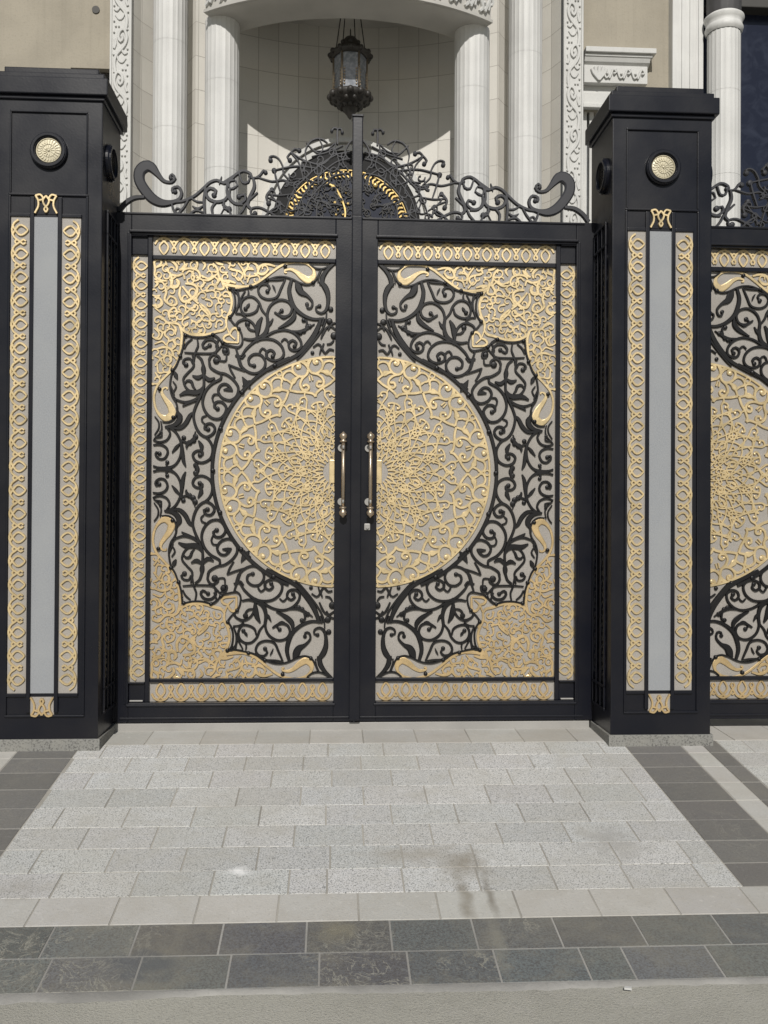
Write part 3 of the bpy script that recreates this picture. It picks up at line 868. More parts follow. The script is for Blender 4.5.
# ------------------------------------------------------------------ pillars
PX0, PX1, PY0, PY1 = 1.373, 1.923, -.368, .045
def pillar():
    root = empty('gate_pillar', (PX0, PY0, -.06))
    xc = (PX0+PX1)/2-.011
    ZS = 3.366
    b = MB(); b.box(PX0-.012, PX1+.012, PY0-.012, PY1+.012, -.13, .004, .004); b.build('plinth', M['plinth'], root, True)
    b = MB(); b.box(PX0, PX1, PY0, PY1, .002, ZS+.01, .006)
    fr = PY0
    # proud mouldings of the front face
    for (x0, x1, z0, z1) in ((PX0+.075, PX1-.075, 3.276, 3.288), (PX0+.075, PX0+.083, 2.852, 3.276), (PX1-.083, PX1-.075, 2.852, 3.276), (PX0+.07, PX1-.07, 2.840, 2.852),
                             (PX0+.07, PX1-.07, .118, .130), (PX0+.07, PX0+.082, .130, 2.840), (PX1-.082, PX1-.07, .130, 2.840)):
        b.box(x0, x1, fr-.010, fr+.004, z0, z1, .004)
    b.build('shaft', M['black'], root)
    c = MB(); e = .031
    c.box(PX0-.012, PX1+.012, PY0-.012, PY1+.012, ZS-.022, ZS, .006)
    c.box(PX0-e, PX1+e, PY0-e, PY1+e, ZS, ZS+.090, .006); c.box(PX0-e+.022, PX1+e-.022, PY0-e+.022, PY1+e-.022, ZS+.090, ZS+.122, .006)
    c.box(PX0+.03, PX1-.03, PY0+.03, PY1-.03, ZS+.122, ZS+.165, .006)
    c.build('cap', M['black'], root)
    # light panel with gold strips either side
    zp0, zp1 = .243, 2.728; hw = .0605
    b = MB(); b.box(xc-hw, xc+hw, fr-.006, fr+.002, zp0, zp1, 0); b.build('light_panel', M['panel'], root)
    for sg in (-1, 1):
        x0, x1 = xc+sg*.082, xc+sg*.179
        q = MB(); q.box(x0, x1, fr-.004, fr+.002, zp0, zp1, 0); q.build('backing_panel', M['backing'], root)
        q = MB(); border_unit(q, lambda u, v, n: (v, fr-.004-n, u), zp0+.01, zp1-.01, x0+sg*.006, x1-sg*.004, 20, .009, .0056); q.build('gold_border', M['gold_pale'], root)
        q = MB()
        q.box(xc+sg*hw, xc+sg*.082, fr-.014, fr+.003, zp0-.10, zp1+.105, .004)
        q.box(xc+sg*.082, xc+sg*.183, fr-.012, fr+.003, zp1, zp1+.018, .003); q.box(xc+sg*.082, xc+sg*.183, fr-.012, fr+.003, zp0-.018, zp0, .003)
        q.build('moulding', M['black'], root)
    # M-shaped gold ornaments above and below the light panel
    for (zz, fl, mt) in ((2.793, 1, 'gold_pale'), (.176, -1, 'gold')):
        q = MB(); q.box(xc-hw, xc+hw, fr-.003, fr+.002, zz-.048, zz+.048, 0); q.build('backing_panel', M['backing'] if fl < 0 else M['black'], root)
        q = MB(); om = lambda u, v, n: (xc+u, fr-.004-n, zz+fl*v)
        for sg in (-1, 1):
            def S(*a): return [(sg*(x-326)*.00066, (156-y)*.00085, .0054) for x, y in a]
            q.ribbon(S((408, 102), (388, 130), (386, 168), (412, 210)), om, .010, .008)
            q.ribbon(S((408, 102), (370, 96), (348, 122), (384, 132)), om, .010, .008)
            q.ribbon(S((326, 102), (350, 130), (340, 158), (326, 168)), om, .010, .008)
            q.ribbon(S((326, 168), (340, 186), (326, 204)), om, .010, .008)
        q.build('gold_ornament', M[mt], root)
    # roundels: front and both inner sides
    zc = 3.076
    def roundel(om, ringmat, rosmat):
        r = MB(); R0 = .081
        r.ribbon([(R0*cos(2*pi*(a % 24)/24), R0*sin(2*pi*(a % 24)/24), .015) for a in range(25)], om, .022, .02)
        r.ribbon([(R0*cos(2*pi*(a % 24)/24), R0*sin(2*pi*(a % 24)/24), .008) for a in range(25)], om, .029, .02, .021)
        ro = r.build('roundel', ringmat, root)
        q = MB(); q.dome(0, 0, .072, om, .012, 0, 24)
        for (r0_, r1_, n, w0) in ((.010, .030, 12, .0042), (.036, .058, 22, .0046)):
            for a in range(n):
                t = 2*pi*a/n; dt = .14 if n < 20 else .07
                q.ribbon([(r0_*cos(t), r0_*sin(t), .001), ((r0_+r1_)/2*cos(t+dt), (r0_+r1_)/2*sin(t+dt), w0*.8), (r1_*cos(t), r1_*sin(t), .0012)], om, .0150, .004)
        for rr in (.033, .062, .069): q.ribbon([(rr*cos(2*pi*(a % 28)/28), rr*sin(2*pi*(a % 28)/28), .0018) for a in range(29)], om, .0156, .02)
        q.dome(0, 0, .007, om, .018, 0, 10)
        q.build('rosette', rosmat, ro)
    roundel(lambda u, v, n: (xc+.012+u, fr-n, zc+v), M['black'], M['rosette'])
    yc = (PY0+PY1)/2
    for (xx, sg) in ((PX0, -1), (PX1, 1)):
        roundel(lambda u, v, n: (xx+sg*n, yc-.06+u, zc+v), M['black'], M['black_scroll'])
        q = MB(); y0, y1 = PY0+.10, -.06
        ym = (y0+y1)/2
        for (a, b_, z0, z1) in ((y0-.012, y1+.012, 2.79, 2.805), (y0-.012, y1+.012, 2.67, 2.685), (y0-.012, y1+.012, .24, .255), (y0-.012, y1+.012, .115, .13),
                                (y0-.012, y0, .13, 2.79), (y1, y1+.012, .13, 2.79), (ym-.045, ym-.033, .13, 2.79), (ym+.033, ym+.045, .13, 2.79)):
            q.box(xx-.003, xx+sg*.013, a, b_, z0, z1, .003)
        for (v0, v1) in ((ym-.050, y0+.002), (ym+.050, y1-.002)):
            border_unit(q, lambda u, v, n: (xx+sg*n, v, u), .27, 2.66, v0, v1, 20, .008, .004)
        q.build('side_lattice', M['black'], root)
    return root
pr = pillar()
pr['label'] = 'black gate pillar right of the double gate, whole cap in view'; pr['category'] = 'pillar'; pr['group'] = 'gate pillars'
pl = copy_tree(pr, 0); pl.location.x = -1.898
pl['label'] = 'black gate pillar left of the double gate, cut by the left edge'

# ------------------------------------------------------------------ ground
SL = .131; Z0 = -.0072; ZF = -.036; YB = -.30
def yrow(px): k = (px-520)/F_PX; return -(5.314*k-1.157+Z0)/(k+SL)
YR = [0, YB]+[yrow(p) for p in (755.8, 769.8, 786, 804.5, 824, 845, 868, 892.3, 919.7, 951, 984.7)]
YE = YR[-1]; ZE = SL*YE+Z0
BIG = 400
def gz(y): return ZF if y >= 0 else ZF+.035*y if y > YB else SL*max(y, YE)+Z0
def sheet(name, mat, x0, x1, y0, y1, dz, n=1):
    m = MB(); 
    m.v = [(x0, y0, gz(y0)+dz), (x1, y0, gz(y0)+dz), (x1, y1, gz(y1)+dz), (x0, y1, gz(y1)+dz)]; m.face([0, 1, 2, 3])
    return struct(m.build(name, mat))
sheet('ground', M['mortar'], -BIG, BIG, 0, BIG, -.010)
m = MB()
for y in (YE, YB, 0): m.v += [(-BIG, y, gz(y)-.0022), (BIG, y, gz(y)-.0022)]
m.face([0, 1, 3, 2]); m.face([2, 3, 5, 4]); struct(m.build('paving_base', M['mortar']))
sheet('mortar_bed', M['grout'], -6, 6, YE, YR[10], -.0014)
rd = MB(); nx, ny = 90, 26; rr = random.Random(5)
for j in range(ny+1):
    for i in range(nx+1):
        x = -4.5+9*i/nx; y = YE-2.6*j/ny
        d = .006*sin(x*3.1+y*2)+.004*rr.uniform(-1, 1)
        if j == 0: y += .012*rr.uniform(-1, .3)+.008*sin(7*x); d = -.004
        if i in (0, nx) or j == ny: d = 0
        rd.v.append((x, y, ZE-.008+d*.8))
for j in range(ny):
    for i in range(nx):
        a = j*(nx+1)+i; rd.face([a, a+1, a+nx+2, a+nx+1], True)
o = len(rd.v); q = -2.6+YE
for (x0, x1, y0, y1) in ((-BIG, -4.5, q, YE), (4.5, BIG, q, YE), (-BIG, BIG, -BIG, q)):
    o = len(rd.v); rd.v += [(x0, y0, ZE-.008), (x1, y0, ZE-.008), (x1, y1, ZE-.008), (x0, y1, ZE-.008)]; rd.face([o, o+1, o+2, o+3])
struct(rd.build('road', M['road']))
# crumbly cement fillet where slabs meet the road
fl = MB(); N = 220
for i in range(N+1):
    x = -4.4+8.8*i/N; w = .022+.012*sin(x*5)+.016*rr.random()
    fl.v += [(x, YE+.004, ZE-.003), (x, YE-.008, ZE+.003*rr.random()), (x, YE-w, ZE-.012)]
for i in range(N):
    for k in range(2): a = i*3+k; fl.face([a, a+1, a+4, a+3], True)
struct(fl.build('mortar_edge', M['grout']))

tr = random.Random(11)
def tile(mb, x0, x1, y0, y1, tint, gap=.0022):
    lift = tr.uniform(-.0008, .0008); c = .0015
    z = lambda y, d: gz(y)+d
    X0, X1, Y0, Y1 = x0+gap, x1-gap, y0+gap, y1-gap     # y0 is the nearer (more negative) edge
    o = len(mb.v)
    mb.v += [(X0, Y0, z(Y0, -.006)), (X1, Y0, z(Y0, -.006)), (X1, Y1, z(Y1, -.006)), (X0, Y1, z(Y1, -.006)),
             (X0+c, Y0+c, z(Y0+c, lift)), (X1-c, Y0+c, z(Y0+c, lift)), (X1-c, Y1-c, z(Y1-c, lift)), (X0+c, Y1-c, z(Y1-c, lift))]
    mb.face([o+4, o+5, o+6, o+7], False, tint)
    for k in range(4): mb.face([o+k, o+(k+1) % 4, o+4+(k+1) % 4, o+4+k], False, tint)
def tint(v=.08, w=.015):
    a = 1+tr.uniform(-v, v*.8); return (a*(1+tr.uniform(-w, w)), a, a*(1+tr.uniform(-w, w)))
def row(mb, xa, xb, y0, y1, L, off, v, half=0, w=.015):
    x = xa-(off % 1)*L
    while x < xb-.001:
        l = L
        if half and tr.random() < half: l = L*.5
        x1 = x+l; a, b = max(x, xa), min(x1, xb)
        if b-a > .03: tile(mb, a, b, y0, y1, tint(v, w))
        x = x1
gr, bo, slt, sbr = MB(), MB(), MB(), MB()
XL = 1.452; TL = .292
row(bo, -6, 6, YR[1], YR[0], TL, .3, .08)
for i in range(1, 9):
    y1, y0 = YR[i], YR[i+1]
    row(gr, -XL, XL, y0, y1, TL, (.5 if i % 2 else 0)+tr.uniform(-.06, .06), .12, .03)
    for sg in (-1, 1):
        a, b = sorted((sg*XL, sg*(XL+.305))); tile(sbr, a, b, y0, y1, tint(.14), .0025)
        a, b = sorted((sg*(XL+.305), sg*(XL+.425))); tile(bo, a, b, y0, y1, tint(.07))
        a, b = sorted((sg*(XL+.425), sg*(XL+.525))); tile(sbr, a, b, y0, y1, tint(.14), .0025)
        a, b = sorted((sg*(XL+.525), sg*6)); row(gr, a, b, y0, y1, TL, .5*(i % 2), .12)
row(bo, -6, 6, YR[10], YR[9], TL, .55, .08)
row(slt, -6, 6, YR[11], YR[10], TL, .18, .24, .07, .07); row(slt, -6, 6, YR[12], YR[11], TL, .52, .24, .07, .07)
struct(gr.build('driveway', M['granite'], None, True)); struct(bo.build('paving_border', M['border'], None, True))
struct(slt.build('kerb_strip', M['slate'], None, True)); struct(sbr.build('slate_strip', M['slate_brown'], None, True))
t = MB(); t.box(-PX0+.02, PX0-.02, -.024, .05, -.06, .006, .003); struct(t.build('threshold', M['silver']))
# litter on the road
k = MB(); lx, ly = U(626, 985, -2.40)[0], -2.42
k.prism([(lx-.012, ly), (lx+.010, ly-.006), (lx+.014, ly+.007), (lx-.006, ly+.010)], lambda a, b, d: (a, b, d), ZE-.002, ZE+.004)
lo = k.build('paper_scrap', M['white']); lo['label'] = 'tiny white scrap lying on the road by the slab edge'; lo['category'] = 'litter'

# ------------------------------------------------------------------ villa
VX = U(347, 300, 4.2)[0]
villa = empty('villa', (VX, 4.2, 0), 'cream stone villa with fluted columns and round porch behind the gate', 'building')
def X(px, y, py=150): return U(px, py, y)[0]
def Z(py, y, px=345): return U(px, py, y)[1]
YW = 4.20; HT = 8.2
# plaster walls, pieced around the openings
wl = MB(); xl0 = X(70, YW); xl1 = X(109, YW)
zl = Z(68, YW, 85)
wl.box(-9, xl0, YW, YW+.3, -.01, HT); wl.box(xl0, xl1+.02, YW, YW+.3, zl, HT)
wl.build('wall', M['plaster'], villa)
lw = MB(); lw.box(xl0, xl1+.01, YW+.12, YW+.16, 1.0, zl+.02); wo = lw.build('window', M['dark'], villa)
lw = MB(); lw.box(xl0+.05, xl0+.09, YW+.08, YW+.119, 1.0, zl-.06); lw.box(xl0, xl1+.01, YW+.08, YW+.119, zl-.06, zl-.01); lw.build('frame', M['dark'], wo)
dk = MB(); hx, hz = U(96, 10, YW); dk.tube([(hx, YW-.012, hz), (hx, YW+.01, hz)], .038, 18); dk.build('vent', M['dark'], villa)
wr = MB(); xr0 = X(583, YW); xr1 = X(672, YW)
zo = Z(110, YW, 600); xo1 = X(622, YW)
wr.box(xo1, xr1+.05, YW, YW+.3, -.01, HT); wr.box(xr0-.02, xo1, YW, YW+.3, zo, HT); wr.box(xr0-.02, xo1, YW, YW+.3, -.01, 1.2)
wr.build('wall', M['plaster'], villa)
# window with carved cornice
wn = MB(); wn.box(xr0-.02, xo1, YW+.15, YW+.18, 1.2, zo); wno = wn.build('window', M['pane'], villa)
q = MB()
for xx in (X(584, YW), X(591, YW), X(606, YW)): q.box(xx, xx+.045, YW+.06, YW+.149, 1.2, zo)
q.build('frame', M['white_trim'], wno)
q = MB(); x0 = xr0-.015
zc0, zc1, zc2, zc3, zc4 = Z(50, YW-.1, 620), Z(55, YW-.1, 620), Z(66, YW-.08, 620), Z(86, YW-.03, 620), Z(90, YW-.03, 620)
xe = X(655, YW-.12); xf = X(646, YW-.05)
q.box(x0, xe, YW-.16, YW+.02, zc1, zc0, .006); q.box(x0, xe-.03, YW-.13, YW+.02, zc1-.03, zc1-.002, .006)
q.prism([(YW+.02, zc1-.032), (YW-.12, zc1-.032), (YW-.10, zc2+.03), (YW-.06, zc2), (YW+.02, zc2)], lambda a, b, d: (d, a, b), x0, xe-.05)
q.box(x0, xf, YW-.09, YW+.02, zc3, zc2-.002, .004)
q.box(x0, X(632, YW), YW-.015, YW+.02, zo+.10, zc3-.002, .003)
q.box(x0, X(618, YW), YW-.03, YW+.02, zo+.01, zo+.17, .008); q.box(x0, X(621, YW), YW-.06, YW+.02, zo+.0, zo+.045, .008)
q.build('cornice', M['white_trim'], wno)
q = MB(); om = lambda u, v, n: (u, YW-.09-n, v); rq = random.Random(9)
zm = (zc2+zc3)/2
for i in range(6):
    ux = X(603+7*i, YW); sg = 1 if i % 2 else -1
    q.ribbon([(ux-.04, zm-sg*.05, .009), (ux-.02, zm, .011), (ux, zm+sg*.045, .010), (ux+.03, zm+sg*.02, .009), (ux+.012, zm-.005*sg, .008)], om, .022, .012)
    q.dome(ux+.012, zm, .012, om, .026)
ux = X(596, YW)
for a in (-50, -25, 0, 25, 50):
    q.ribbon([(ux, zc3+.02, .012), (ux+.07*sin(radians(a)), zm, .018), (ux+.10*sin(radians(a)), zm+.07*cos(radians(a)), .014)], om, .026, .015)
q.build('carving', M['white_trim'], wno)
# upper edges of the splayed porch and its concave back, one continuous ashlar wall
def poly_pts():
    L = []
    half = [(130, 4.07), (140, 4.24), (158, 4.46), (174, 4.52), (188, 4.34), (195, 4.20)]
    for px, y in half: L.append((X(px, y)-VX, y))
    x5 = L[-1][0]
    for i in range(1, 15):
        t = i/14; x = x5*(1-t); L.append((x, 4.20+.46*sqrt(max(0, 1-(x/x5)**2))*(.55+.45*t) if False else 4.20+.44*(1-(x/x5)**2)))
    return L
PP = poly_pts(); PP = PP+[(-x, y) for x, y in PP[-2::-1]]
nw = MB(); nw.uv = []; acc = 0
NZ = Z(24.5, 4.3, 140)
for i, (x, y) in enumerate(PP):
    if i: acc += hypot(x-PP[i-1][0], y-PP[i-1][1])
    for z in (-.02, HT): nw.v.append((VX+x, y, z)); nw.uv.append((acc+.02, z-NZ+.345*20))
for i in range(len(PP)-1): nw.face([2*i, 2*i+2, 2*i+3, 2*i+1], 5 < i < len(PP)-7)
nw.build('porch_wall', M['niche'], villa)
# carved flat pilasters either side
def scroll_chain(mb, xc, w, z0, z1, per, om):
    n = int((z1-z0)/per)
    for i in range(n):
        zc = z0+per*(i+.5); sg = 1 if i % 2 else -1
        def S(pts, ww): return [(xc+sg*x*w, zc+z*per, ww) for x, z in pts]
        mb.ribbon(S([(-.30, -.55), (-.36, -.30), (-.22, -.12), (.05, .0), (.28, .14), (.36, .30), (.20, .46), (-.05, .42), (-.14, .28), (0, .18), (.12, .26), (.06, .33)], .014), om, .020, .02)
        for (dx, dz) in ((-.40, .40), (-.42, -.12), (.40, -.34), (.40, .02), (.30, -.46), (-.12, .54)): mb.dome(xc+sg*dx*w, zc+dz*per, .010, om, .016, 0, 7)
        mb.dome(xc+sg*.06*w, zc+.30*per, .014, om, .02)
        mb.ribbon(S([(.05, 0), (.24, -.10), (.36, -.06)], .012), om, .014, .02)
        mb.ribbon(S([(-.22, -.12), (-.10, -.26), (.10, -.30), (.30, -.20)], .009), om, .014, .02)
        mb.ribbon(S([(-.40, .02), (-.30, .14), (-.36, .24)], .012), om, .014, .02)
        mb.ribbon(S([(.40, .46), (.34, .52), (.40, .58)], .010), om, .012, .02)
for (pa, pb) in ((109, 131), (563, 583)):
    x0, x1 = X(pa, 4.05), X(pb, 4.05)
    q = MB(); q.box(x0, x1, 4.05, 4.4, -.01, HT, .006)
    for (a, b) in ((x0+.002, x0+.022), (x1-.022, x1-.002)): q.box(a, b, 4.035, 4.06, -.01, HT-.01, .005)
    po = q.build('carved_pilaster', M['white_trim'], villa)
    q = MB(); scroll_chain(q, (x0+x1)/2, x1-x0-.05, 2.6, HT, .43, lambda u, v, n: (u, 4.05-n, v)); q.build('carving', M['white_trim'], po)
# fluted columns
def drums(q, xc, yc, R, z0, z1):
    js = sorted([z0, z1]+[z1-.62-.86*i for i in range(12) if z1-.62-.86*i > z0+.1])
    for a, b in zip(js, js[1:]):
        q.lathe(xc, yc, [(R, a+.0012), (R, b-.0012)], 264, R*.028, 22)
    q.lathe(xc, yc, [(R*.965, z0), (R*.965, z1)], 48)
def column(xc, yc, R, z0, z1, nm='column'):
    q = MB(); drums(q, xc, yc, R, z0, z1); return q.build(nm, M['white'], villa)
ZR = Z(15, 3.69, 215)          # underside of the porch ring
YC = 3.86
for (pa, pb, yc, zt_) in ((152.5, 187, 4.02, HT), (204.5, 239, YC, ZR+.02), (454, 489, YC, ZR+.02), (508, 541.5, 4.02, HT)):
    x0, x1 = X(pa, yc), X(pb, yc); column((x0+x1)/2, yc, (x1-x0)/2*.995, -.01, zt_)
# porch ring: bulging beam with carved face, then roof slab
xh = (X(489, 3.7)-X(204, 3.7))/2; sag = .43
Rr = (xh*xh+sag*sag)/(2*sag); ycn = 3.68-sag+Rr
aa = math.asin(xh/Rr); NA = 40
def arc_band(mb, R0, R1, z0, z1, a_=aa):
    o = len(mb.v)
    for i in range(NA+1):
        a = -a_+2*a_*i/NA
        for (r, z) in ((R0, z0), (R1, z0), (R1, z1), (R0, z1)): mb.v.append((VX+r*sin(a), ycn-r*cos(a), z))
    for i in range(NA):
        for k in range(4): mb.face([o+4*i+k, o+4*i+(k+1) % 4, o+4*i+4+(k+1) % 4, o+4*i+4+k], False)
    mb.face([o, o+1, o+2, o+3]); mb.face([o+4*NA+k for k in range(4)][::-1])
rg = MB(); arc_band(rg, Rr-.42, Rr, ZR, ZR+.42); arc_band(rg, Rr+.001, Rr+.03, ZR+.002, ZR+.03); arc_band(rg, Rr+.001, Rr+.05, ZR+.32, ZR+.42)
ro = rg.build('porch_beam', M['beam'], villa)
rg = MB()
for i in range(34):
    a = -aa+2*aa*(i+.5)/34; sg = 1 if i % 2 else -1
    om = lambda u, v, n: (VX+(Rr+n)*sin(a+u/Rr), ycn-(Rr+n)*cos(a+u/Rr), ZR+.17+v)
    rg.ribbon([(-.055, -.09*sg, .012), (-.02, -.02*sg, .014), (.025, .07*sg, .013), (.05, .03*sg, .012), (.03, 0, .010)], om, .030, .02)
    rg.ribbon([(-.03, .10*sg, .012), (.01, .05*sg, .016), (.0, -.06*sg, .010)], om, .026, .02); rg.dome(.03, .0, .016, om, .032)
rg.build('carving', M['white_trim'], ro)
rf = MB()
poly = [(VX+(Rr+.06)*sin(-aa+2*aa*i/NA), ycn-(Rr+.06)*cos(-aa+2*aa*i/NA)) for i in range(NA+1)]
rf.prism([(poly[0][0], 4.9)]+poly+[(poly[-1][0], 4.9)], lambda a, b, d: (a, b, d), ZR+.423, ZR+.62)
rf.build('porch_roof', M['beam'], villa)
# entrance door in the niche with arched gilt fanlight
YD = 4.43; dcx, dcz = U(346.5, 226, YD); kx = 93.9
door = MB()
def arch(mb, rx0, rz0, rx1, rz1, y0, y1, zf=0.0, n=40):
    o = len(mb.v)
    P = []
    for i in range(n+1):
        a = pi*i/n; P.append(((dcx+rx0*cos(a), dcz+rz0*sin(a)), (dcx+rx1*cos(a), dcz+rz1*sin(a))))
    P = [((dcx+rx0, zf), (dcx+rx1, zf))]+P+[((dcx-rx0, zf), (dcx-rx1, zf))]
    for (a, b) in P: mb.v += [(a[0], y0, a[1]), (b[0], y0, b[1]), (b[0], y1, b[1]), (a[0], y1, a[1])]
    for i in range(len(P)-1):
        for k in range(4): mb.face([o+4*i+k, o+4*i+(k+1) % 4, o+4*i+4+(k+1) % 4, o+4*i+4+k])
arch(door, .775, .79, .818, .845, YD-.02, YD+.25); arch(door, .818, .845, .838, .868, YD+.012, YD+.25); arch(door, .838, .868, .885, .915, YD-.05, YD+.25)
do = door.build('entrance_door', M['white_trim'], villa)
q = MB(); arch(q, .66, .60, .774, .789, YD-.005, YD+.2); q.build('door_frame', M['door_black'], do)
q = MB(); pp = [(dcx+.658*cos(pi*i/40), dcz+.598*sin(pi*i/40)) for i in range(41)]
q.prism(pp+[(dcx-.658, 0), (dcx+.658, 0)], lambda a, b, d: (a, d, b), YD+.012, YD+.06); q.build('door_panel', M['glass'], do)
q = MB(); om = lambda u, v, n: (u, YD+.012-n, v); rq = random.Random(4)
q.ribbon([(dcx+.645*cos(pi*i/40), dcz+.583*sin(pi*i/40), .006) for i in range(41)], om, .03, .03)
for i in range(40):
    a = pi*(i+.5)/40
    q.ribbon([(dcx+e*cos(a+d), dcz+e*.9*sin(a+d), w_) for e, d, w_ in ((.565, 0, .006), (.60, .035, .012), (.635, .01, .009))], om, .02+.012*rq.random(), .03)
for sg in (-1, 1):
    for (fx, fy, r) in ((318, 184, .03), (325, 184, .03), (333, 187, .035), (339, 195, .03), (342, 202, .03), (345, 209, .028), (335, 203, .022), (338, 210, .02), (346, 193, .025), (348, 204, .02), (288, 216, .03), (293, 210, .016), (336, 215, .02), (343, 215, .02)):
        gx, gz_ = U(fx, fy, YD)
        if sg < 0 or fx < 330 and fy < 190: q.dome(dcx-sg*(gx-dcx), gz_, r*(.45+.45*rq.random()), om, .03, 0, 7)
    if sg > 0: continue
    q.ribbon([(dcx-sg*(U(a, b, YD)[0]-dcx), U(a, b, YD)[1], .010) for a, b in ((326, 183), (335, 188), (341, 198), (345, 210), (345, 218))], om, .03, .03)
q.build('gold_ornament', M['gold_bright'], do)
q = MB(); rq = random.Random(31); om = lambda u, v, n: (u, YD+.012-n, v)
for k in range(130):
    a, e = rq.uniform(.02, pi-.02), sqrt(rq.uniform(0, 1)); x, z = dcx+.54*e*cos(a), dcz+.50*e*sin(a); t = rq.uniform(0, 6.3); r = rq.uniform(.02, .036); sg = rq.choice((-1, 1))
    q.ribbon([(x+r*(1.4-.14*i)*cos(t+sg*i*.8), z+r*(1.4-.14*i)*sin(t+sg*i*.8), .0065) for i in range(7)], om, .016, .02)
q.build('grille', M['black_scroll'], do)['kind'] = 'stuff'
# right wing: fluted pilaster, column with dark capital, tall dark glazing
x0, x1 = X(672, 4.1, 50), X(703, 4.1, 50)
q = MB(); q.box(x0, x1, 4.1, 4.5, -.01, HT, .006)
for (f0, f1) in ((0, .16), (.30, .42), (.56, .68), (.84, 1)): q.box(x0+(x1-x0)*f0+.001, x0+(x1-x0)*f1-.001, 4.085, 4.102, -.01, HT, .005)
q.build('fluted_pilaster', M['white'], villa)
x0, x1 = X(707, 4.0), X(740, 4.0); xc = (x0+x1)/2; R = (x1-x0)/2*.95
zr0, zr1 = Z(33, 4.0, 723), Z(17, 4.0, 723)
q = MB(); drums(q, xc, 4.0, R, -.01, zr0-.02)
q.lathe(xc, 4.0, [(R*1.02, zr0-.02), (R*1.12, zr0), (R*1.16, zr0+.03), (R*1.10, zr0+.055), (R*1.05, zr0+.07), (R*1.12, zr0+.10), (R*1.22, zr0+.13), (R*1.2, zr1-.02), (R*1.05, zr1)], 48)
cob = q.build('column', M['white'], villa)
q = MB(); q.lathe(xc, 4.0, [(R*1.04, zr1), (R*1.1, zr1+.05), (R*1.1, zr1+.25), (R*1.5, zr1+.5), (R*1.5, zr1+.6), (0, zr1+.6)], 48, R*.12, 16); q.build('capital', M['capital'], cob)
q = MB(); q.box(X(703, 4.45), 7.5, 4.45, 4.5, -.01, Z(15, 4.45, 755)); go = q.build('glazing', M['glass'], villa)
q = MB()
for i in range(4): q.box(X(775, 4.4)+i*1.1, X(775, 4.4)+i*1.1+.06, 4.40, 4.449, -.01, Z(15, 4.45, 755))
q.build('frame', M['black'], go)
q = MB(); q.box(X(703, 4.35), 7.5, 4.30, 4.9, Z(15, 4.45, 755), HT, .01); q.build('lintel', M['dark'], villa)
q = MB(); q.box(-9, 9, 3.2, 5.2, HT+.4, HT+.75, .02); q.box(-9, 9, 4.28, 5.2, HT, HT+.4, 0); q.build('roof', M['beam'], villa)

# ------------------------------------------------------------------ hanging lantern
YL = 4.02
lxc, lzt = U(350.5, 33, YL); lzb = U(350.5, 119, YL)[1]; s_ = 1/ (F_PX/(YL-CAM.y))
lan = empty('hanging_lantern', (lxc, YL, lzb), 'dark bronze six-sided glass lantern hanging in the porch on four rods', 'lantern')
def lz(py): return U(350.5, py, YL)[1]
def hexlathe(mb, prof, n=6, sm=False): mb.lathe(lxc, YL, prof, n, 0, 20, 0, 2*pi, sm)
q = MB(); q.lathe(lxc, YL, [(0.0, lz(28)), (.006, lz(30)), (.007, lz(36)), (.05, lz(38)), (.085, lz(42)), (.115, lz(47)), (.125, lz(52)), (.16, lz(52)), (.21, lz(55)), (.22, lz(57)), (.16, lz(59))], 24)
for i in range(12): a = pi*i/6; q.ball(lxc+.205*cos(a), YL+.205*sin(a), lz(56), .026)
for i in range(8): a = pi*i/4; q.ball(lxc+.11*cos(a), YL+.11*sin(a), lz(46), .022)
q.build('crown', M['lantern'], lan)
q = MB(); hexlathe(q, [(.165, lz(58)), (.165, lz(93))]); q.build('glass', M['pane'], lan)
q = MB()
for i in range(6):
    a = pi*i/3; q.tube([(lxc+.168*cos(a), YL+.168*sin(a), lz(58)), (lxc+.168*cos(a), YL+.168*sin(a), lz(93))], .011, 8)
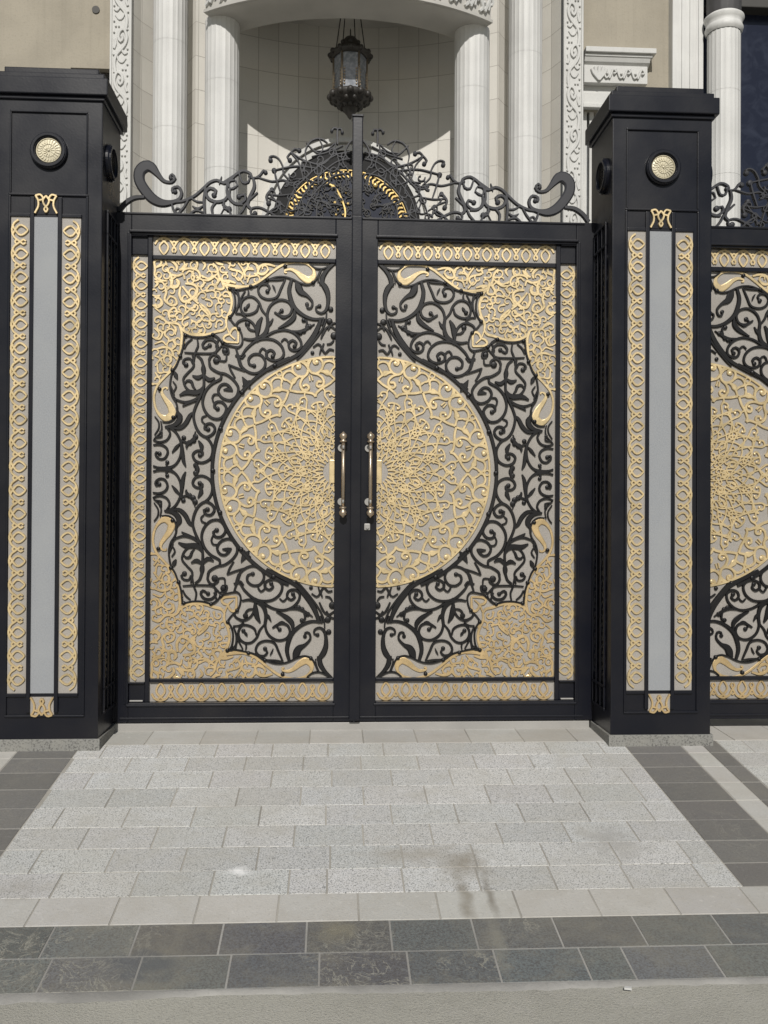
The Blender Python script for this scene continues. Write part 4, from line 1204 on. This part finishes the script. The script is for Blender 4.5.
for i in range(6):
    a = pi/6+pi*i/3; ca, sa = cos(a), sin(a)
    for t in (-.5, .5):
        for j in range(6): q.ball(lxc+.147*ca-t*.12*sa, YL+.147*sa+t*.12*ca, lz(75+3*j), .010, 1, 1, 8)
q.build('cage', M['brass'], lan)
q = MB(); q.lathe(lxc, YL, [(.13, lz(92)), (.20, lz(95)), (.215, lz(98)), (.19, lz(101)), (.14, lz(105)), (.09, lz(107)), (.07, lz(110)), (.055, lz(113)), (.03, lz(116)), (.02, lz(118)), (0, lz(120))], 24)
for i in range(12):
    a = 2*pi*i/12; q.ball(lxc+.20*cos(a), YL+.20*sin(a), lz(98), .036); q.ball(lxc+.15*cos(a+.26), YL+.15*sin(a+.26), lz(103), .028); q.ball(lxc+.095*cos(a), YL+.095*sin(a), lz(107), .026)
q.build('base', M['lantern'], lan)
zce = ZR+.423
for (dx, dy) in ((-.15, -.05), (-.09, .08), (.06, .08), (.15, -.05)):
    q = MB(); q.tube([(lxc+dx, YL+dy, lz(56)), (lxc+dx*.45, YL+dy*.45, zce)], .006, 6); q.build('hanging_rod', M['lantern'], lan)

# ------------------------------------------------------------------ light
EL, AZ = 37.0, -3.0
w = bpy.data.worlds.new('World'); sc.world = w; w.use_nodes = True
nt = w.node_tree; bg = nt.nodes['Background']
sk = nt.nodes.new('ShaderNodeTexSky'); sk.sky_type = 'NISHITA'; sk.sun_disc = False
sk.sun_elevation = radians(EL); sk.sun_rotation = radians(180-AZ); sk.dust_density = 1.0; sk.air_density = 1.2
nt.links.new(sk.outputs[0], bg.inputs[0]); bg.inputs[1].default_value = .042
ld = bpy.data.lights.new('sun', 'SUN'); ld.energy = 3.5; ld.angle = radians(.53); ld.color = (1, .965, .91)
lo = bpy.data.objects.new('sun', ld); C.objects.link(lo); lo.rotation_euler = (radians(90-EL), 0, radians(AZ)); lo.location = (0, -20, 15)
sc.view_settings.view_transform = 'Standard'; sc.view_settings.look = 'None'; sc.view_settings.exposure = 0.0; sc.view_settings.gamma = 1
sc.view_settings.use_curve_mapping = False
sc.cycles.use_denoising = True
